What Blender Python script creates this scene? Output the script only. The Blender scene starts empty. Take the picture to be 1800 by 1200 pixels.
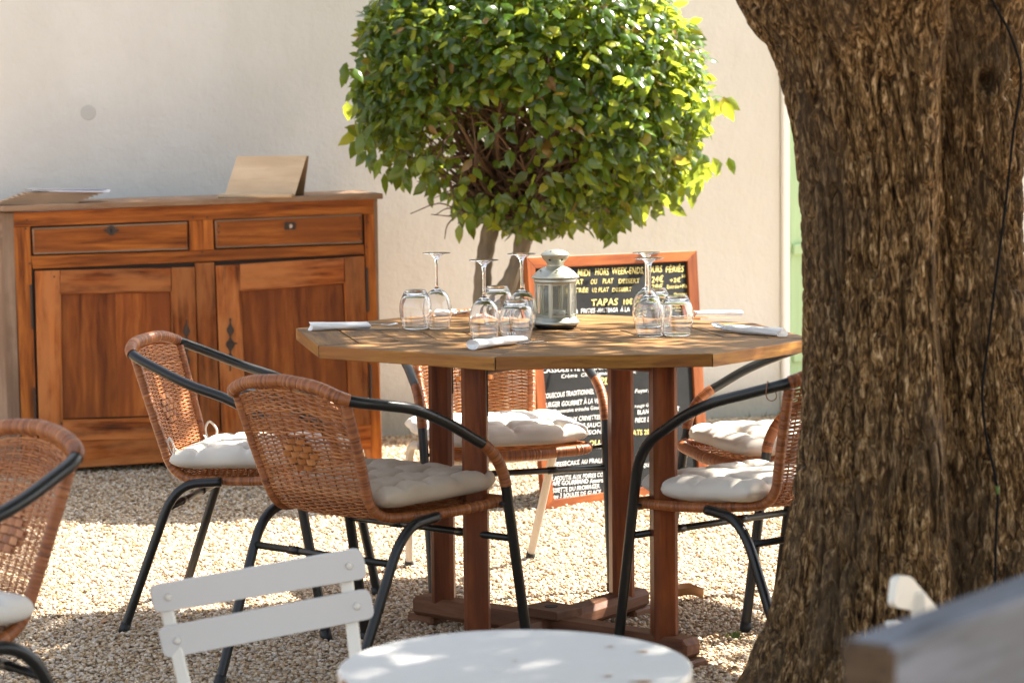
import bpy, math, random
import numpy as np
from math import sin, cos, pi, radians, sqrt
random.seed(7); rng = np.random.default_rng(7)
sc = bpy.context.scene
COL = sc.collection
# ------------------------------------------------------------------ camera
FPX, CH, PITCH, ROLL = 4200.0, 1.248, 0.08868, 0.01145
cp_, sp_, cr_, sr_ = cos(PITCH), sin(PITCH), cos(ROLL), sin(ROLL)
Rv = np.array([1., 0, 0]); Fv = np.array([0, cp_, -sp_]); Uv = np.array([0, sp_, cp_])
CR = cr_*Rv - sr_*Uv; CU = sr_*Rv + cr_*Uv
cam = bpy.data.cameras.new('camera'); co = bpy.data.objects.new('camera', cam); COL.objects.link(co)
from mathutils import Matrix, Vector
co.matrix_world = Matrix(((CR[0], CU[0], -Fv[0], 0), (CR[1], CU[1], -Fv[1], 0), (CR[2], CU[2], -Fv[2], CH), (0, 0, 0, 1)))
cam.sensor_width = 36; cam.sensor_fit = 'HORIZONTAL'; cam.lens = FPX/1800*36
cam.clip_start = .05; cam.clip_end = 500
cam.dof.use_dof = True; cam.dof.focus_distance = 6.1; cam.dof.aperture_fstop = 5.4
sc.camera = co
# ------------------------------------------------------------------ sky + sun
SUN = np.array([.56, .33, .76]); SUN /= np.linalg.norm(SUN)
w = bpy.data.worlds.new('World'); sc.world = w; w.use_nodes = True
nt = w.node_tree; bg = nt.nodes['Background']
sky = nt.nodes.new('ShaderNodeTexSky'); sky.sky_type = 'NISHITA'; sky.sun_disc = False
sky.sun_elevation = math.asin(SUN[2]); sky.sun_rotation = math.atan2(SUN[0], SUN[1])
sky.air_density = 1.0; sky.dust_density = 2.5; sky.ozone_density = .6
hs_ = nt.nodes.new('ShaderNodeHueSaturation'); hs_.inputs['Saturation'].default_value = .5
nt.links.new(sky.outputs[0], hs_.inputs['Color']); nt.links.new(hs_.outputs[0], bg.inputs[0]); bg.inputs[1].default_value = .08
sl = bpy.data.lights.new('sun', 'SUN'); sl.energy = 5.0; sl.angle = radians(.55); sl.color = (1, .925, .81)
so = bpy.data.objects.new('sun', sl); COL.objects.link(so)
so.rotation_euler = Vector(SUN).to_track_quat('Z', 'Y').to_euler()
vs = sc.view_settings; vs.view_transform = 'Standard'; vs.look = 'None'; vs.gamma = 1; vs.use_curve_mapping = False
vs.exposure = 2.46
sc.cycles.use_denoising = True
sc.cycles.max_bounces = 12; sc.cycles.diffuse_bounces = 5; sc.cycles.transmission_bounces = 12; sc.cycles.glossy_bounces = 4
sc.cycles.sample_clamp_indirect = 8; sc.cycles.caustics_refractive = True; sc.cycles.caustics_reflective = False

# ------------------------------------------------------------------ measuring helpers: a point of the photograph to a point of the place
def ray(x, y):
    X = x-900; Y = 600-y
    a = (X*cr_+Y*sr_)/FPX; b = (-X*sr_+Y*cr_)/FPX
    return np.array([a, cp_+b*sp_, -sp_+b*cp_])
O0 = np.array([0, 0, CH])
def atz(x, y, z=0.): r = ray(x, y); return O0+r*((z-CH)/r[2])
def aty(x, y, Y): r = ray(x, y); return O0+r*(Y/r[1])
def atp(x, y, p, n): r = ray(x, y); return O0+r*(np.dot(np.asarray(p)-O0, n)/np.dot(r, n))
A_ = np.array
def nrm(v): v = A_(v, float); return v/np.linalg.norm(v)

# ------------------------------------------------------------------ mesh builder
def rotz(a): c, s = cos(a), sin(a); return A_([[c, -s, 0], [s, c, 0], [0, 0, 1.]])
class MB:
    def __init__(s): s.v = []; s.f = []; s.g = []; s.r = []; s.n = 0; s.m = []; s.cm = 0
    def add(s, V, F, G=None, r=None):
        V = np.asarray(V, float).reshape(-1, 3)
        if G is None: G = V
        if r is None: r = random.random()
        s.v.append(V); s.g.append(np.asarray(G, float).reshape(-1, 3))
        s.r.append(np.broadcast_to(np.asarray(r, float), (len(V),)))
        n = s.n
        s.f += [tuple(i+n for i in q) for q in F]; s.m += [s.cm]*len(F); s.n += len(V)
    def box(s, c, sz, R=None, bev=.0015, r=None):
        h = A_(sz, float)/2; b = min(bev, h.min()*.49); R = np.eye(3) if R is None else R
        V = []; idx = {}
        for sx in (-1, 1):
            for sy in (-1, 1):
                for sz_ in (-1, 1):
                    sg = A_([sx, sy, sz_])
                    for ax in range(3):
                        q = sg*(h-b); q = q.astype(float); q[ax] = sg[ax]*h[ax]
                        idx[(sx, sy, sz_, ax)] = len(V); V.append(q)
        F = []
        for ax in range(3):
            a1, a2 = (ax+1) % 3, (ax+2) % 3
            for sg in (-1, 1):
                q = []
                for (p1, p2) in ((-1, -1), (1, -1), (1, 1), (-1, 1)):
                    k = [0, 0, 0]; k[ax] = sg; k[a1] = p1; k[a2] = p2; q.append(idx[(*k, ax)])
                F.append(q if sg > 0 else q[::-1])
            # edges running along axis ax
            for s1 in (-1, 1):
                for s2 in (-1, 1):
                    k0 = [0, 0, 0]; k0[a1] = s1; k0[a2] = s2; ka = list(k0); kb = list(k0); ka[ax] = -1; kb[ax] = 1
                    q = [idx[(*ka, a1)], idx[(*kb, a1)], idx[(*kb, a2)], idx[(*ka, a2)]]
                    F.append(q if s1*s2 < 0 else q[::-1])
        for sx in (-1, 1):
            for sy in (-1, 1):
                for sz_ in (-1, 1):
                    q = [idx[(sx, sy, sz_, a)] for a in range(3)]
                    F.append(q if sx*sy*sz_ > 0 else q[::-1])
        V = A_(V); ax = int(np.argmax(sz)); G = np.roll(V, -ax, axis=1)+rng.uniform(-5, 5, 3)
        s.add(V@R.T+A_(c), F, G, r)
    def slab(s, P, n, t, back=0., r=None, gdir=0):
        """front quad P (4 points, counter-clockwise seen from outside), thickness t behind it along -n"""
        P = A_(P, float); n = nrm(n); Fp = P+n*back; Bp = P+n*(back-t)
        V = np.vstack([Fp, Bp]); F = [(0, 1, 2, 3), (7, 6, 5, 4)]+[(i, i+4, (i+1) % 4+4, (i+1) % 4) for i in range(4)]
        e1 = P[1]-P[0]; e2 = P[3]-P[0]
        if gdir == 0: e = e1 if np.linalg.norm(e1) > np.linalg.norm(e2) else e2
        else: e = e1 if gdir == 1 else e2
        e = nrm(e); c = np.cross(n, e); D = V-P[0]; G = np.stack([D@e, D@c, D@n], -1)+rng.uniform(-5, 5, 3)
        s.add(V, F, G, r)
    def tube(s, path, r, n=10, closed=False, caps=True, rr=None, up=None, flat=1.0):
        P = A_(path, float); m = len(P); r = np.broadcast_to(np.asarray(r, float), (m,))
        T = np.gradient(P, axis=0) if not closed else np.roll(P, -1, 0)-np.roll(P, 1, 0)
        T /= np.linalg.norm(T, axis=1)[:, None]+1e-12
        u = A_([0, 0, 1.]) if up is None else A_(up, float)
        if abs(u@T[0]) > .9: u = A_([1., 0, 0])
        N = np.zeros_like(P); x = u-T[0]*(u@T[0]); N[0] = x/np.linalg.norm(x)
        for i in range(1, m):
            x = N[i-1]-T[i]*(N[i-1]@T[i]); N[i] = x/(np.linalg.norm(x)+1e-12)
        B = np.cross(T, N)
        a = np.arange(n)*2*pi/n
        V = P[:, None]+r[:, None, None]*(np.cos(a)[None, :, None]*N[:, None]*flat+np.sin(a)[None, :, None]*B[:, None])
        L = np.concatenate([[0], np.cumsum(np.linalg.norm(np.diff(P, axis=0), axis=1))])
        off = rng.uniform(-5, 5, 3)
        G = np.stack([np.repeat(L, n), np.tile(np.cos(a), m)*np.repeat(r, n), np.tile(np.sin(a), m)*np.repeat(r, n)], -1)+off
        F = []
        K = m if closed else m-1
        for i in range(K):
            j = (i+1) % m
            for k in range(n):
                l = (k+1) % n
                F.append((i*n+k, i*n+l, j*n+l, j*n+k))
        if caps and not closed:
            F.append(tuple(range(n))[::-1]); F.append(tuple((m-1)*n+k for k in range(n)))
        s.add(V.reshape(-1, 3), F, G, rr if rr is None else (np.repeat(rr, n) if np.ndim(rr) else rr))
    def lathe(s, prof, n=32, c=(0, 0, 0), closed=False):
        pr = A_(prof, float); m = len(pr); a = np.arange(n)*2*pi/n
        V = np.stack([pr[:, 0:1]*np.cos(a), pr[:, 0:1]*np.sin(a), np.repeat(pr[:, 1:2], n, 1)], -1).reshape(-1, 3)+A_(c)
        F = []
        for i in range(m if closed else m-1):
            j = (i+1) % m
            for k in range(n):
                l = (k+1) % n; F.append((i*n+k, i*n+l, j*n+l, j*n+k))
        s.add(V, F)
    def grid(s, P, G=None):
        P = A_(P, float); m, n = P.shape[:2]
        F = [(i*n+j, i*n+j+1, (i+1)*n+j+1, (i+1)*n+j) for i in range(m-1) for j in range(n-1)]
        s.add(P.reshape(-1, 3), F, G)
    def build(s, name, mats, parent=None, smooth=False, bevel=0, loc=None):
        me = bpy.data.meshes.new(name)
        V = np.vstack(s.v)
        me.from_pydata(V.tolist(), [], s.f)
        at = me.attributes.new('grain', 'FLOAT_VECTOR', 'POINT'); at.data.foreach_set('vector', np.vstack(s.g).ravel())
        at = me.attributes.new('rnd', 'FLOAT', 'POINT'); at.data.foreach_set('value', np.concatenate(s.r))
        if not isinstance(mats, (list, tuple)): mats = [mats]
        for m_ in mats: me.materials.append(m_)
        if len(mats) > 1: me.polygons.foreach_set('material_index', s.m)
        if smooth: me.polygons.foreach_set('use_smooth', [True]*len(me.polygons))
        me.update()
        o = bpy.data.objects.new(name, me); COL.objects.link(o)
        if parent: o.parent = parent
        if loc is not None: o.location = loc
        if bevel:
            b = o.modifiers.new('b', 'BEVEL'); b.width = bevel; b.segments = 2; b.limit_method = 'ANGLE'; b.angle_limit = radians(40)
        if smooth == 'auto': auto_smooth(o)
        return o
def auto_smooth(o, ang=35):
    me = o.data
    try: me.set_sharp_from_angle(angle=radians(ang))
    except Exception: pass
def tag(o, label=None, cat=None, group=None, kind=None):
    if label: o['label'] = label
    if cat: o['category'] = cat
    if group: o['group'] = group
    if kind: o['kind'] = kind
    return o
def thing(name, loc, rz=0, label=None, cat=None, group=None):
    o = bpy.data.objects.new(name, None); COL.objects.link(o); o.location = loc; o.rotation_euler = (0, 0, rz); o.empty_display_size = .05
    return tag(o, label, cat, group)
def rebase(o, p):
    """put a world-built mesh's origin at p"""
    p = Vector([float(x) for x in p]); o.data.transform(Matrix.Translation(-p)); o.location = p; return o
def bez(P, n=8):
    P = A_(P, float); t = np.linspace(0, 1, n)[:, None]
    return (1-t)**2*P[0]+2*t*(1-t)*P[1]+t*t*P[2]
def crom(P, n=8, closed=False):
    P = A_(P, float); Q = np.vstack([2*P[0]-P[1], P, 2*P[-1]-P[-2]]); out = []
    for i in range(1, len(Q)-2):
        p0, p1, p2, p3 = Q[i-1:i+3]; d = [sqrt(np.linalg.norm(b-a))+1e-9 for a, b in ((p0, p1), (p1, p2), (p2, p3))]
        t0 = 0; t1 = d[0]; t2 = t1+d[1]; t3 = t2+d[2]
        for t in np.linspace(t1, t2, n, endpoint=False):
            A1 = (t1-t)/(t1-t0)*p0+(t-t0)/(t1-t0)*p1; A2 = (t2-t)/(t2-t1)*p1+(t-t1)/(t2-t1)*p2; A3 = (t3-t)/(t3-t2)*p2+(t-t2)/(t3-t2)*p3
            B1 = (t2-t)/(t2-t0)*A1+(t-t0)/(t2-t0)*A2; B2 = (t3-t)/(t3-t1)*A2+(t-t1)/(t3-t1)*A3
            out.append((t2-t)/(t2-t1)*B1+(t-t1)/(t2-t1)*B2)
    out.append(P[-1]); return A_(out)
def resample(P, step=None, n=None):
    P = A_(P, float); L = np.concatenate([[0], np.cumsum(np.linalg.norm(np.diff(P, axis=0), axis=1))])
    if n is None: n = max(2, int(round(L[-1]/step))+1)
    t = np.linspace(0, L[-1], n); return np.stack([np.interp(t, L, P[:, i]) for i in range(3)], -1)
def cut(P, a, b):
    """piece of a polyline between fractions a and b of its length"""
    P = A_(P, float); L = np.concatenate([[0], np.cumsum(np.linalg.norm(np.diff(P, axis=0), axis=1))]); L /= L[-1]
    t = np.concatenate([[a], L[(L > a) & (L < b)], [b]]); return np.stack([np.interp(t, L, P[:, i]) for i in range(3)], -1)
def rounded(P, rad):
    """polyline with rounded corners"""
    P = [A_(p, float) for p in P]; out = [P[0]]
    for i in range(1, len(P)-1):
        a, b, c = P[i-1], P[i], P[i+1]; r = rad[i-1] if isinstance(rad, (list, tuple)) else rad
        r1 = min(r, np.linalg.norm(a-b)*.48); r2 = min(r, np.linalg.norm(c-b)*.48)
        out += list(bez([b+(a-b)/np.linalg.norm(a-b)*r1, b, b+(c-b)/np.linalg.norm(c-b)*r2], 10))
    out.append(P[-1]); return A_(out)

# vectorised value noise for displaced surfaces
_T = rng.random((64, 64, 64))
def vnoise(x, y, z):
    xi, yi, zi = np.floor(x).astype(int), np.floor(y).astype(int), np.floor(z).astype(int)
    fx, fy, fz = x-xi, y-yi, z-zi; fx = fx*fx*(3-2*fx); fy = fy*fy*(3-2*fy); fz = fz*fz*(3-2*fz)
    g = lambda a, b, c: _T[(xi+a) & 63, (yi+b) & 63, (zi+c) & 63]
    l = lambda a, b, t: a+(b-a)*t
    return l(l(l(g(0, 0, 0), g(1, 0, 0), fx), l(g(0, 1, 0), g(1, 1, 0), fx), fy), l(l(g(0, 0, 1), g(1, 0, 1), fx), l(g(0, 1, 1), g(1, 1, 1), fx), fy), fz)

# ------------------------------------------------------------------ materials
class Mat:
    def __init__(s, name, base=(.5, .5, .5), rough=.6, metal=0., spec=.5):
        s.m = bpy.data.materials.new(name); s.m.use_nodes = True; s.nt = s.m.node_tree; s.b = s.nt.nodes['Principled BSDF']
        s.b.inputs['Base Color'].default_value = (*base, 1); s.b.inputs['Roughness'].default_value = rough
        s.b.inputs['Metallic'].default_value = metal; s.b.inputs['Specular IOR Level'].default_value = spec
    def N(s, t, **k):
        n = s.nt.nodes.new(t)
        for a, v in k.items():
            if a.startswith('i_'):
                key = a[2:]; key = int(key) if key.isdigit() else key.replace('_', ' ')
                sk = n.inputs[key]
                if isinstance(v, bpy.types.NodeSocket): s.nt.links.new(v, sk)
                else: sk.default_value = v
            else: setattr(n, a, v)
        return n
    def L(s, a, b): s.nt.links.new(a, b)
    def coord(s, kind='Object', scale=(1, 1, 1), attr=None):
        if attr: c = s.N('ShaderNodeAttribute', attribute_name=attr).outputs['Vector']
        else: c = s.N('ShaderNodeTexCoord').outputs[kind]
        return s.N('ShaderNodeMapping', i_Vector=c, i_Scale=scale).outputs[0]
    def noise(s, vec, scale=5, detail=4, rough=.55, dist=0):
        return s.N('ShaderNodeTexNoise', i_Vector=vec, i_Scale=scale, i_Detail=detail, i_Roughness=rough, i_Distortion=dist).outputs[0]
    def ramp(s, fac, stops):
        n = s.N('ShaderNodeValToRGB', i_Fac=fac); e = n.color_ramp.elements
        while len(e) > 1: e.remove(e[-1])
        e[0].position = stops[0][0]; e[0].color = (*stops[0][1], 1)
        for p, c in stops[1:]: x = e.new(p); x.color = (*c, 1)
        return n.outputs[0]
    def mix(s, fac, a, b, mode='MIX'):
        n = s.N('ShaderNodeMix', data_type='RGBA', blend_type=mode)
        for k, v in ((0, fac), (6, a), (7, b)):
            if isinstance(v, bpy.types.NodeSocket): s.L(v, n.inputs[k])
            else: n.inputs[k].default_value = v if k == 0 else (*v, 1)
        return n.outputs[2]
    def math(s, op, a, b=0., c=0.):
        n = s.N('ShaderNodeMath', operation=op)
        for k, v in enumerate((a, b, c)):
            if isinstance(v, bpy.types.NodeSocket): s.L(v, n.inputs[k])
            else: n.inputs[k].default_value = v
        return n.outputs[0]
    def bump(s, h, strength=.3, dist=.002):
        n = s.N('ShaderNodeBump', i_Strength=strength, i_Distance=dist, i_Height=h); s.L(n.outputs[0], s.b.inputs['Normal']); return n
    def col(s, c): s.L(c, s.b.inputs['Base Color'])
    def rgh(s, c): s.L(c, s.b.inputs['Roughness'])

def wood(name, c1, c2, c3, rough=.5, along=3., across=40., bump=.25, wear=None, wfac=.55, spec=.22, warp=0.):
    m = Mat(name, c1, rough, spec=spec)
    g = m.coord(attr='grain', scale=(along, across, across))
    if warp:
        g2 = m.coord(attr='grain', scale=(2.5, 7, 7)); wn = m.noise(g2, 1.0, 2)
        ad = m.N('ShaderNodeVectorMath', operation='SCALE', i_0=m.N('ShaderNodeCombineXYZ', i_Y=wn, i_Z=wn).outputs[0]); ad.inputs['Scale'].default_value = warp
        g = m.N('ShaderNodeVectorMath', operation='ADD', i_0=g, i_1=ad.outputs[0]).outputs[0]
    a = m.noise(g, 1., 5, .6, .3)
    c = m.ramp(a, [(.34, c2), (.5, c1), (.66, c3)])
    f = m.noise(m.coord(attr='grain', scale=(along*3, across*6, across*6)), 1., 2)
    c = m.mix(m.math('MULTIPLY', f, .25), c, c2)
    big = m.noise(m.coord(attr='grain', scale=(3, 9, 9)), 1., 4, .65)
    c = m.mix(m.ramp(big, [(.40, (0, 0, 0)), (.62, (.8, .8, .8))]), c, wear if wear else c2)
    r = m.N('ShaderNodeAttribute', attribute_name='rnd').outputs['Fac']
    hs = m.N('ShaderNodeHueSaturation', i_Color=c, i_Value=m.math('MULTIPLY_ADD', r, .4, .8)); m.col(hs.outputs[0])
    m.rgh(m.math('MULTIPLY_ADD', a, .3, rough-.15))
    m.bump(a, bump, .002); return m.m
M = {}
M['cab'] = wood('cabinet_wood', (.37, .103, .014), (.11, .026, .005), (.56, .185, .030), .36, 3, 42, .3, wear=(.24, .068, .014), warp=.8)
M['cab_door'] = wood('cabinet_door_wood', (.27, .065, .010), (.055, .013, .004), (.46, .135, .024), .35, 3, 38, .3, wear=(.43, .16, .05), warp=.9)
M['cab_panel'] = wood('cabinet_panel_wood', (.31, .082, .014), (.12, .028, .007), (.47, .15, .03), .34, 2.5, 24, .2, wear=(.20, .05, .013), warp=1.3)
M['cab_side'] = wood('cabinet_side_wood', (.30, .20, .135), (.20, .12, .075), (.37, .25, .17), .6, 3, 30, .3)
M['cab_top'] = wood('cabinet_top_wood', (.26, .13, .065), (.15, .07, .03), (.42, .25, .14), .5, 3, 30, .4, wear=(.36, .25, .17))
M['table'] = wood('tabletop_wood', (.25, .13, .047), (.09, .042, .015), (.44, .25, .10), .55, 4, 55, .5, spec=.08, wear=(.14, .08, .038))
M['table_edge'] = wood('table_edge_wood', (.34, .155, .026), (.10, .036, .008), (.52, .27, .055), .5, 6, 60, .4, wear=(.30, .12, .035))
M['post'] = wood('table_post_wood', (.19, .050, .013), (.08, .020, .007), (.26, .078, .02), .4, 3, 40, .35, wear=(.095, .027, .012))
M['foot'] = wood('table_foot_wood', (.14, .058, .028), (.07, .026, .013), (.20, .095, .052), .6, 3, 40, .5, wear=(.10, .045, .022))
M['frame'] = wood('board_frame_wood', (.26, .072, .013), (.15, .036, .008), (.34, .105, .022), .4, 3, 30, .15)
M['stand'] = wood('light_ply', (.62, .46, .30), (.52, .37, .23), (.70, .54, .37), .5, 3, 25, .1)
M['weathered'] = wood('weathered_wood', (.135, .145, .165), (.06, .063, .07), (.20, .21, .235), .75, 4, 40, .9, wear=(.10, .10, .105))
M['weathered_end'] = wood('weathered_end_wood', (.075, .05, .03), (.04, .027, .017), (.10, .07, .045), .8, 4, 50, .8)

def rattan(name, c1, c2, c3):
    m = Mat(name, c1, .38, spec=.5)
    r = m.N('ShaderNodeAttribute', attribute_name='rnd').outputs['Fac']
    c = m.ramp(r, [(0., c2), (.35, c1), (.75, c1), (1., c3)])
    n = m.noise(m.coord(), 30., 3); c = m.mix(m.math('MULTIPLY', n, .5), c, c2); m.col(c)
    m.bump(m.noise(m.coord(attr='grain', scale=(30, 400, 400)), 1., 2), .15, .001)
    return m.m
M['rattan'] = rattan('rattan_wrap', (.34, .110, .028), (.15, .042, .011), (.48, .18, .052))
M['weave'] = rattan('rattan_weave', (.43, .158, .045), (.24, .078, .02), (.58, .25, .085))
m = Mat('dark_tube', (.010, .0105, .010), .32, spec=.45); m.rgh(m.math('MULTIPLY_ADD', m.noise(m.coord(), 25, 4), .25, .2)); M['tube'] = m.m
m = Mat('sun_pale_tube', (.42, .38, .33), .45, spec=.5); M['sun_pale_tube'] = m.m  # pale version of the dark tube, strong sun put into the colour
m = Mat('plastic_cap', (.012, .012, .012), .6); M['cap'] = m.m
def fabric(name, c):
    m = Mat(name, c, .9, spec=.2); n = m.noise(m.coord(), 6, 4)
    m.col(m.mix(m.math('MULTIPLY', n, .3), c, tuple(x*.8 for x in c)))
    a = m.N('ShaderNodeTexWave', i_Vector=m.coord(), i_Scale=220., wave_type='BANDS', bands_direction='X').outputs[1]
    b = m.N('ShaderNodeTexWave', i_Vector=m.coord(), i_Scale=220., wave_type='BANDS', bands_direction='Y').outputs[1]
    w_ = m.math('ADD', m.math('MULTIPLY', m.math('ADD', a, b), .25), m.math('MULTIPLY', m.noise(m.coord(), 14, 5, .6), 3.))
    m.bump(w_, .35, .002); m.b.inputs['Sheen Weight'].default_value = .1
    return m.m
M['cushion'] = fabric('cushion_cotton', (.68, .635, .56))
M['cushion_shade_beige'] = fabric('cushion_shade_cotton', (.50, .405, .30))  # darker beige copy of the cushion cotton, shade put into the colour
M['napkin'] = fabric('napkin_paper', (.86, .85, .83))
# plaster wall
m = Mat('plaster', (.7, .62, .52), .9, spec=.2)
n1 = m.noise(m.coord(), .9, 4, .6); n2 = m.noise(m.coord(scale=(1, 1, .5)), 3.5, 6, .65); n3 = m.noise(m.coord(), 60, 4, .6)
c = m.ramp(n1, [(.3, (.665, .645, .60)), (.6, (.73, .71, .665))])
c = m.mix(m.ramp(n2, [(.45, (0, 0, 0)), (.75, (.5, .5, .5))]), c, (.62, .59, .53))
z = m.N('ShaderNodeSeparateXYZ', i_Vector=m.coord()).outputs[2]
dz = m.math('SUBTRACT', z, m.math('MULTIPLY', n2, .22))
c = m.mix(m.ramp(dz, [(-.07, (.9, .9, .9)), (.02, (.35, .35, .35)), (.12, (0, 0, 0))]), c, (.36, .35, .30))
m.col(c); m.bump(m.math('ADD', m.math('MULTIPLY', n3, .35), m.math('ADD', m.math('MULTIPLY', n2, 1.8), m.noise(m.coord(), 12, 4))), .8, .006); M['plaster'] = m.m
m = Mat('sun_white_plaster', (.92, .91, .89), .8); m.bump(m.noise(m.coord(), 20, 4), .3, .003); M['sun_white_plaster'] = m.m  # jamb colour brightened to stand in for sunlight on it
m = Mat('green_paint', (.40, .60, .33), .5)
m.col(m.ramp(m.noise(m.coord(scale=(20, 20, 1.5)), 2, 4), [(.3, (.40, .58, .33)), (.7, (.46, .65, .38))])); M['green'] = m.m
m = Mat('wall_stain', (.57, .555, .52), .9); M['stain'] = m.m
# gravel ground + stones
stops = [(0., (.13, .085, .045)), (.08, (.28, .17, .08)), (.28, (.46, .325, .19)), (.5, (.56, .435, .30)), (.7, (.60, .49, .36)), (.86, (.72, .64, .53)), (1., (.36, .31, .27))]
m = Mat('gravel_bed', (.5, .4, .3), .85, spec=.3)
v = m.N('ShaderNodeTexVoronoi', i_Vector=m.coord(), i_Scale=85.); c = m.ramp(m.N('ShaderNodeSeparateColor', i_0=v.outputs['Color']).outputs[0], [(p, tuple(x*.62 for x in c_)) for p, c_ in stops])
c = m.mix(m.ramp(m.noise(m.coord(), 1.5, 4), [(.4, (0, 0, 0)), (.7, (.4, .4, .4))]), c, (.30, .23, .15)); m.col(c)
m.bump(m.math('SUBTRACT', 1., v.outputs['Distance']), 1., .01); M['gravel'] = m.m
m = Mat('pebble', (.5, .4, .3), .7, spec=.35)
r = m.N('ShaderNodeObjectInfo').outputs['Random']
c = m.ramp(r, stops); c = m.mix(m.math('MULTIPLY', m.noise(m.coord(), 120, 3), .35), c, (.30, .22, .13)); m.col(c); M['pebble'] = m.m
# metal, glass, paint
m = Mat('glass', (1, 1, 1), .0); m.b.inputs['Transmission Weight'].default_value = 1; m.b.inputs['IOR'].default_value = 1.5; M['glass'] = m.m
m = Mat('pane_glass', (.95, .97, .92), .04); m.b.inputs['Transmission Weight'].default_value = .96; m.b.inputs['IOR'].default_value = 1.45
M['pane'] = m.m
m = Mat('steel', (.75, .75, .76), .18, 1.); M['steel'] = m.m
m = Mat('lantern_metal', (.50, .50, .42), .36, .8); m.rgh(m.math('MULTIPLY_ADD', m.noise(m.coord(), 30, 4), .25, .28)); M['lantern'] = m.m
m = Mat('dark_iron', (.055, .035, .025), .6, .3); m.bump(m.noise(m.coord(), 150, 3), .4, .001); M['iron'] = m.m
m = Mat('hole_dark', (.012, .012, .012), .9); M['hole'] = m.m
m = Mat('candle_wax', (.8, .79, .75), .5); M['wax'] = m.m
def paint(name, c, rust=.62):
    m = Mat(name, c, .42, spec=.45); n = m.noise(m.coord(), 7, 8, .7); n2 = m.noise(m.coord(), 38, 5, .6)
    f = m.ramp(m.math('MULTIPLY', n, m.math('ADD', n2, .5)), [(rust, (0, 0, 0)), (rust+.04, (1, 1, 1))])
    cc = m.mix(m.math('MULTIPLY', n, .18), c, tuple(x*.86 for x in c)); m.col(m.mix(f, cc, (.30, .15, .07)))
    m.rgh(m.math('MULTIPLY_ADD', n2, .3, .3)); m.bump(n2, .08, .001); return m.m
M['white'] = paint('white_paint', (.63, .61, .575), .76); M['rim'] = paint('worn_white_paint', (.72, .68, .60), .58); M['cream'] = paint('cream_paint', (.80, .76, .66), .7)
m = Mat('chalkboard', (.022, .023, .024), .8, spec=.12); n = m.noise(m.coord(), 5, 6, .7)
m.col(m.ramp(n, [(.3, (.010, .0105, .011)), (.75, (.026, .027, .028))])); M['slate'] = m.m
M['chalk_white'] = Mat('chalk_white', (.78, .78, .76), .8).m; M['chalk_yellow'] = Mat('chalk_yellow', (.74, .62, .22), .8).m
M['cable'] = Mat('cable_rubber', (.010, .010, .010), .9, spec=.1).m
M['paper'] = Mat('paper', (.62, .63, .72), .6).m; M['kraft'] = Mat('kraft_card', (.36, .24, .15), .7).m; M['menu_grey'] = Mat('menu_print', (.33, .33, .36), .5).m
m = Mat('dry_leaf', (.36, .17, .06), .6); M['dry'] = m.m
m = Mat('moss', (.09, .14, .03), .8); M['moss'] = m.m
def leafmat(name, c1, c2, c3, tr=.35, rough=.32):
    m = Mat(name, c1, rough, spec=.55); nt = m.nt
    r = m.N('ShaderNodeAttribute', attribute_name='rnd').outputs['Fac']
    r2 = m.N('ShaderNodeObjectInfo').outputs['Random']
    c = m.ramp(m.math('FRACT', m.math('ADD', r, r2)), [(0, c2), (.45, c1), (.80, c1), (.96, c3), (.975, (.20, .10, .03)), (1., (.16, .07, .025))]); m.col(c)
    t = m.N('ShaderNodeBsdfTranslucent', i_Color=m.mix(.5, c, tuple(min(1, x*2.2) for x in c3)))
    mx = m.N('ShaderNodeMixShader', i_0=tr); m.L(m.b.outputs[0], mx.inputs[1]); m.L(t.outputs[0], mx.inputs[2])
    m.L(mx.outputs[0], nt.nodes['Material Output'].inputs['Surface']); return m.m
M['leaf'] = leafmat('laurel_leaf', (.060, .128, .018), (.018, .044, .010), (.34, .38, .03), .40, .18)
M['canopy'] = leafmat('canopy_leaf', (.07, .12, .03), (.04, .08, .02), (.12, .18, .04), .3)
m = Mat('smooth_bark', (.20, .155, .10), .75); a = m.noise(m.coord(scale=(1, 1, .35)), 30, 5)
m.col(m.ramp(a, [(.3, (.13, .10, .065)), (.7, (.27, .21, .14))])); m.bump(a, .4, .004); M['sbark'] = m.m
m = Mat('twig_bark', (.12, .065, .035), .7); M['twig'] = m.m
m = Mat('big_bark', (.15, .09, .045), .7, spec=.15)
a = m.noise(m.coord(scale=(1, 1, .28)), 105, 6, .68, .8); b = m.noise(m.coord(scale=(1, 1, .35)), 7, 6, .65, .4); d = m.noise(m.coord(scale=(1, 1, .6)), 160, 3)
c = m.ramp(a, [(.38, (.018, .009, .004)), (.47, (.10, .052, .018)), (.56, (.28, .165, .065)), (.66, (.62, .44, .25))])
c = m.mix(m.ramp(b, [(.45, (0, 0, 0)), (.62, (.75, .75, .75))]), c, (.075, .05, .028)); m.col(c)
m.bump(m.math('ADD', m.math('MULTIPLY', a, 1.4), m.math('MULTIPLY', d, .4)), .9, .008); M['bark'] = m.m

# ================================================================== SETTING: ground
mb = MB(); mb.box((0, 8, -.15), (60, 60, .3), bev=0.001)
g = mb.build('ground', M['gravel']); tag(g, 'pale gravel covered courtyard ground', kind='structure')
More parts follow.
